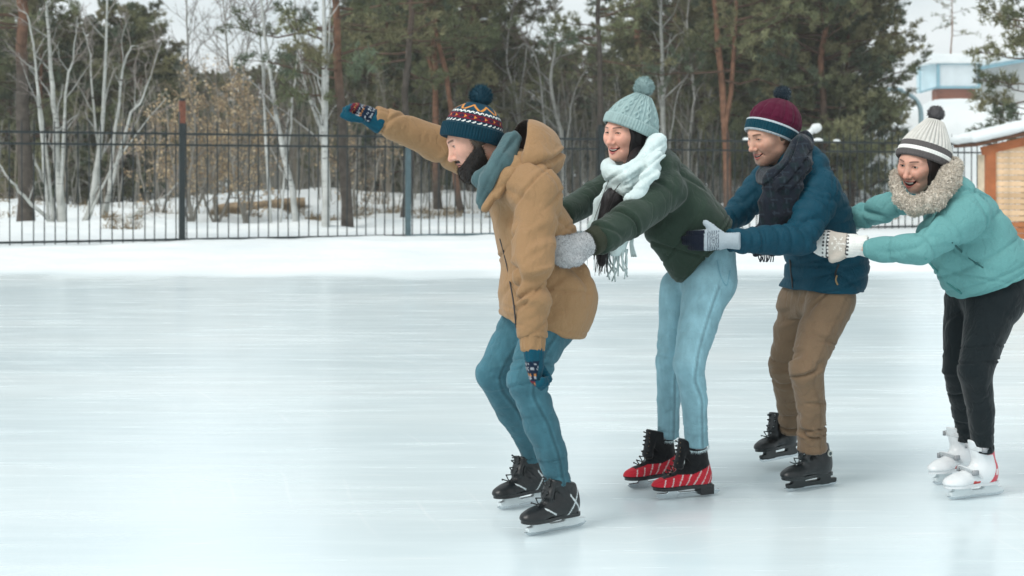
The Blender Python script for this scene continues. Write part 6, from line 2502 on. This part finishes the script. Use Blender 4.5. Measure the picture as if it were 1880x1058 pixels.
def jacket4_d(V, N):
    d = .005 * (fbm(V * 6, 7, 3) - .5) * 2 + crumple(V, 127, .0045, 9, 2.8, (.6, .1, -.5), (.2, .1, .9))
    d += quilt(V, ((an4, .095), (af4, .085)), SPU4, sp4[2] + SPU4 * .02, .13, .125, .007, .055, 9)
    d += .015 * folds(V, an4[1] - an4[0] + A([.25, 0, 0]), 10, 3.5, 101, 2) * (gauss(V, an4[1], .16) + .8 * gauss(V, P(1760, 410, 5.6), .13))
    d += .009 * folds(V, an4[2] - an4[1] + A([0, 0, .4]), 12, 3.5, 102, 2) * gauss(V, (an4[1] + an4[2]) / 2, .15)
    d += .014 * folds(V, af4[2] - af4[0] + A([0, 0, -.35]), 12, 3, 103, 2) * gauss(V, af4[1], .2)
    d += .011 * folds(V, A([.5, 0, .85]), 9, 2.4, 104, 2) * gauss(V, P(1800, 460, 5.7), .22)
    s = (V - P(1800, 395, 5.7)) @ nrm(A([.85, 0, .35]))
    d += groove(s, .007, .008) * gauss(V, P(1795, 395, 5.68), .14)
    q = V - P(1775, 470, 5.66)
    d += groove(q @ nrm(A([.55, 0, .83])), .005, .010) * gauss(V, P(1775, 470, 5.66), .10)
    d += groove((V - hem4) @ nrm(hem4n) + .05, .006, .006)
    return d


TRQ = s2l(100, 154, 154)
garment('jacket', jacket4, list(sp4) + list(an4) + list(af4) + [P(1770, 548, 5.85), P(1885, 500, 5.85)], .2, .0065, M_SHELL, wom4, jacket4_d, lambda V, N: np.repeat(TRQ[None], len(V), 0) * (.95 + .1 * fbm(V * 9, 2, 2))[:, None])
polytube(wom4, 'zipper', on_surf(wom4, 'jacket', [(1700, 478), (1716, 500), (1742, 526), (1763, 542)]), .005, simple('zip_teal', s2l(60, 128, 126), .6))
polytube(wom4, 'pocket_slit', on_surf(wom4, 'jacket', [(1748, 447), (1765, 462), (1782, 478), (1804, 492)], -.002), .0045, simple('pocket_dark', s2l(40, 92, 92), .8))
# curly pile collar
ringF = PP((1644, 338, 5.82), (1654, 366, 5.72), (1680, 380, 5.66), (1714, 368, 5.62), (1741, 334, 5.68), (1747, 308, 5.84), (1718, 306, 6.02), (1672, 316, 6.02), (1645, 322, 5.93), (1645, 336, 5.82))
FUR = s2l(204, 195, 182)
co, CV, CQ, CN = garment('fur_collar', lambda p: chain(p, list(ringF), (.017, .024, .031, .037, .039, .039, .032, .026, .017, .017), .03), ringF, .09, .006, M_FUZZ, wom4,
                         lambda V, N: .013 * (fbm(V * 55, 6, 2) - .4), lambda V, N: FUR[None] * (.7 + .5 * fbm(V * 70, 6, 2))[:, None], 0, True)
fuzz('pile', CV, CQ, CN, 14000, (.006, .013), .0016, lambda p, rs: FUR[None] * rs.uniform(.75, 1.25, (len(p), 1)), co, 9, .8, None, None, None, 2)
# teal collar lining seen in front of the chin
garment('inner_collar', lambda p: smin(rc(p, P(1656, 348, 5.80), P(1668, 372, 5.77), .018, .026), rc(p, P(1668, 372, 5.77), P(1700, 372, 5.78), .03, .03), .02), PP((1658, 335, 5.76), (1700, 360, 5.76)), .06, .006, M_CLOTH, wom4, None,
        lambda V, N: np.repeat(s2l(26, 96, 104)[None], len(V), 0))
hair_cap(HS4, .011, .046, -.08, s2l(38, 28, 26), wom4)
C4, T4 = P(1693, 300, 5.85), P(1718, 220, 5.87)
DG, LG, WHT = s2l(92, 88, 88), s2l(206, 204, 198), s2l(232, 232, 228)


def hat4_col(U, W):
    c = np.where((W < .37)[..., None], DG, LG)
    c = np.where(((W > .155) & (W < .235))[..., None], WHT, c)
    rib = .86 + .14 * np.abs(np.cos(U * np.pi * 34)) ** .6
    return c * np.where(W > .37, rib, 1)[..., None]


PROF4 = [(0, 1.0), (.14, 1.04), (.28, 1.02), (.40, .97), (.52, .87), (.65, .73), (.78, .58), (.9, .44), (1.0, .30)]
knit_hat(wom4, C4, T4 - C4, HS4[2][0], .103, .098, .186, PROF4, .15, hat4_col,
         lambda U, W: np.where(W < .37, .003 * np.abs(np.cos(U * np.pi * 62)) ** .7 + .003 + .003 * ((W > .155) & (W < .235)), .0075 * np.abs(np.cos(U * np.pi * 34)) ** .6 + .0006 * np.sin(W * 300)), 272, 104)
pompom(wom4, P(1718, 209, 5.87), .038, [s2l(92, 90, 92), s2l(70, 68, 72), s2l(116, 114, 116)], 2600, 11)


def mit4_col(t, u, b):
    wh = s2l(226, 226, 222)
    c = np.repeat(wh[None], len(t), 0)
    dk = s2l(44, 44, 48)
    gy = s2l(186, 178, 168)
    mid = (t > .22) & (t < .60)
    c[mid] = gy
    # snowflake on the back
    x, y = (t - .41) * .185, u
    r = np.sqrt(x * x + y * y)
    a = np.arctan2(y, x)
    fl = mid & (r < .034) & ((np.abs(np.sin(a * 3)) * r < .0032) | (np.abs(r - .022) < .003) & (np.abs(np.sin(a * 3)) < .55))
    c[fl] = s2l(224, 222, 216)
    for tc in (.20, .62, .72):
        ck = (np.floor(u / .0075).astype(int) % 2 == 0)
        c[(np.abs(t - tc) < .020) & ck] = dk
    c[(np.abs(t - .645) < .007) | (np.abs(t - .235) < .007)] = dk
    return c


mitten(wom4, 'mitten', P(1575, 451, 5.80), P(1488, 446, 5.86), A([0, -1, .15]), 1, mit4_col, ((.045, -.03, 0), (.075, -.052, .006), (.098, -.064, .008)), cuff=.05, rw=.046, width=.053, thick=.028, h=.0045,
       disp=lambda V, N: .0016 * np.sin(V[:, 2] * 560) * (V[:, 0] > P(1560, 451, 5.8)[0]) + .0007 * np.sin(V[:, 0] * 800))
mitten(wom4, 'mitten', P(1555, 412, 6.20), P(1500, 425, 6.16), A([0, 1, .15]), 1, mit4_col, ((.045, .03, 0), (.075, .052, .006), (.095, .06, .008)), cuff=.05, rw=.046, width=.053)


def white_boot(V, N):
    x, y, z = V[:, 0], np.abs(V[:, 1]), V[:, 2]
    c = np.repeat(s2l(222, 226, 228)[None], len(V), 0)
    edge = -.012 - .045 * np.cos(np.clip((z - .13) / .09, -1, 1) * 1.57) ** 1 + .030 * (z > .18)
    red = (x < edge + .022) & (z > .066) & (z < .205)
    c[red] = s2l(196, 34, 58)
    c[(np.abs(z - .195) < .007) & (x < .03)] = s2l(196, 34, 58)
    c[(np.abs(z - .070) < .006) & (x > .035) & (x < .075)] = s2l(196, 44, 40)
    c[(np.abs(x + .045) < .008) & (np.abs(z - .105) < .012)] = s2l(228, 214, 214)
    return c


def buckles():
    mb = MB()
    for zc, x0, w, tilt in ((.205, .012, .056, .12), (.128, .070, .050, .75)):
        a = np.linspace(-1.9, 1.9, 16)
        pts = np.stack([x0 + .050 * np.cos(a) * .9 - tilt * .02, w * np.sin(a) * .92, zc - tilt * .035 * (1 - np.cos(a))], 1)
        for dz in (-.006, 0, .006):
            mb.tube(pts + A([dz * tilt, 0, dz]), .0035, 5, s2l(206, 210, 212))
        mb.box(pts[12] + A([0, .003, 0]), (.014, .005, .010), s2l(150, 154, 158))
        mb.box(pts[3] - A([0, .003, 0]), (.014, .005, .010), s2l(150, 154, 158))
    return mb.mesh('buckle_strap', M_PLASTIC)


sk4 = {'top': .222, 'sole': .062, 'sole_c': s2l(214, 218, 220), 'hold_c': s2l(214, 222, 224), 'holder': 'hockey', 'web': .03, 'laces': None, 'crease': 0, 'mat': M_PLASTIC, 'color': white_boot, 'extra': {'buckle_strap': buckles}}
S4 = make_skate_meshes(sk4)
place_skate(S4, wom4, 1.915, 5.80, 24, 0, 0, 1)
place_skate(S4, wom4, 1.925, 6.10, 33, 0, 0, -2)

for o in bpy.data.objects:
    if 'base' in o:
        del o['base']
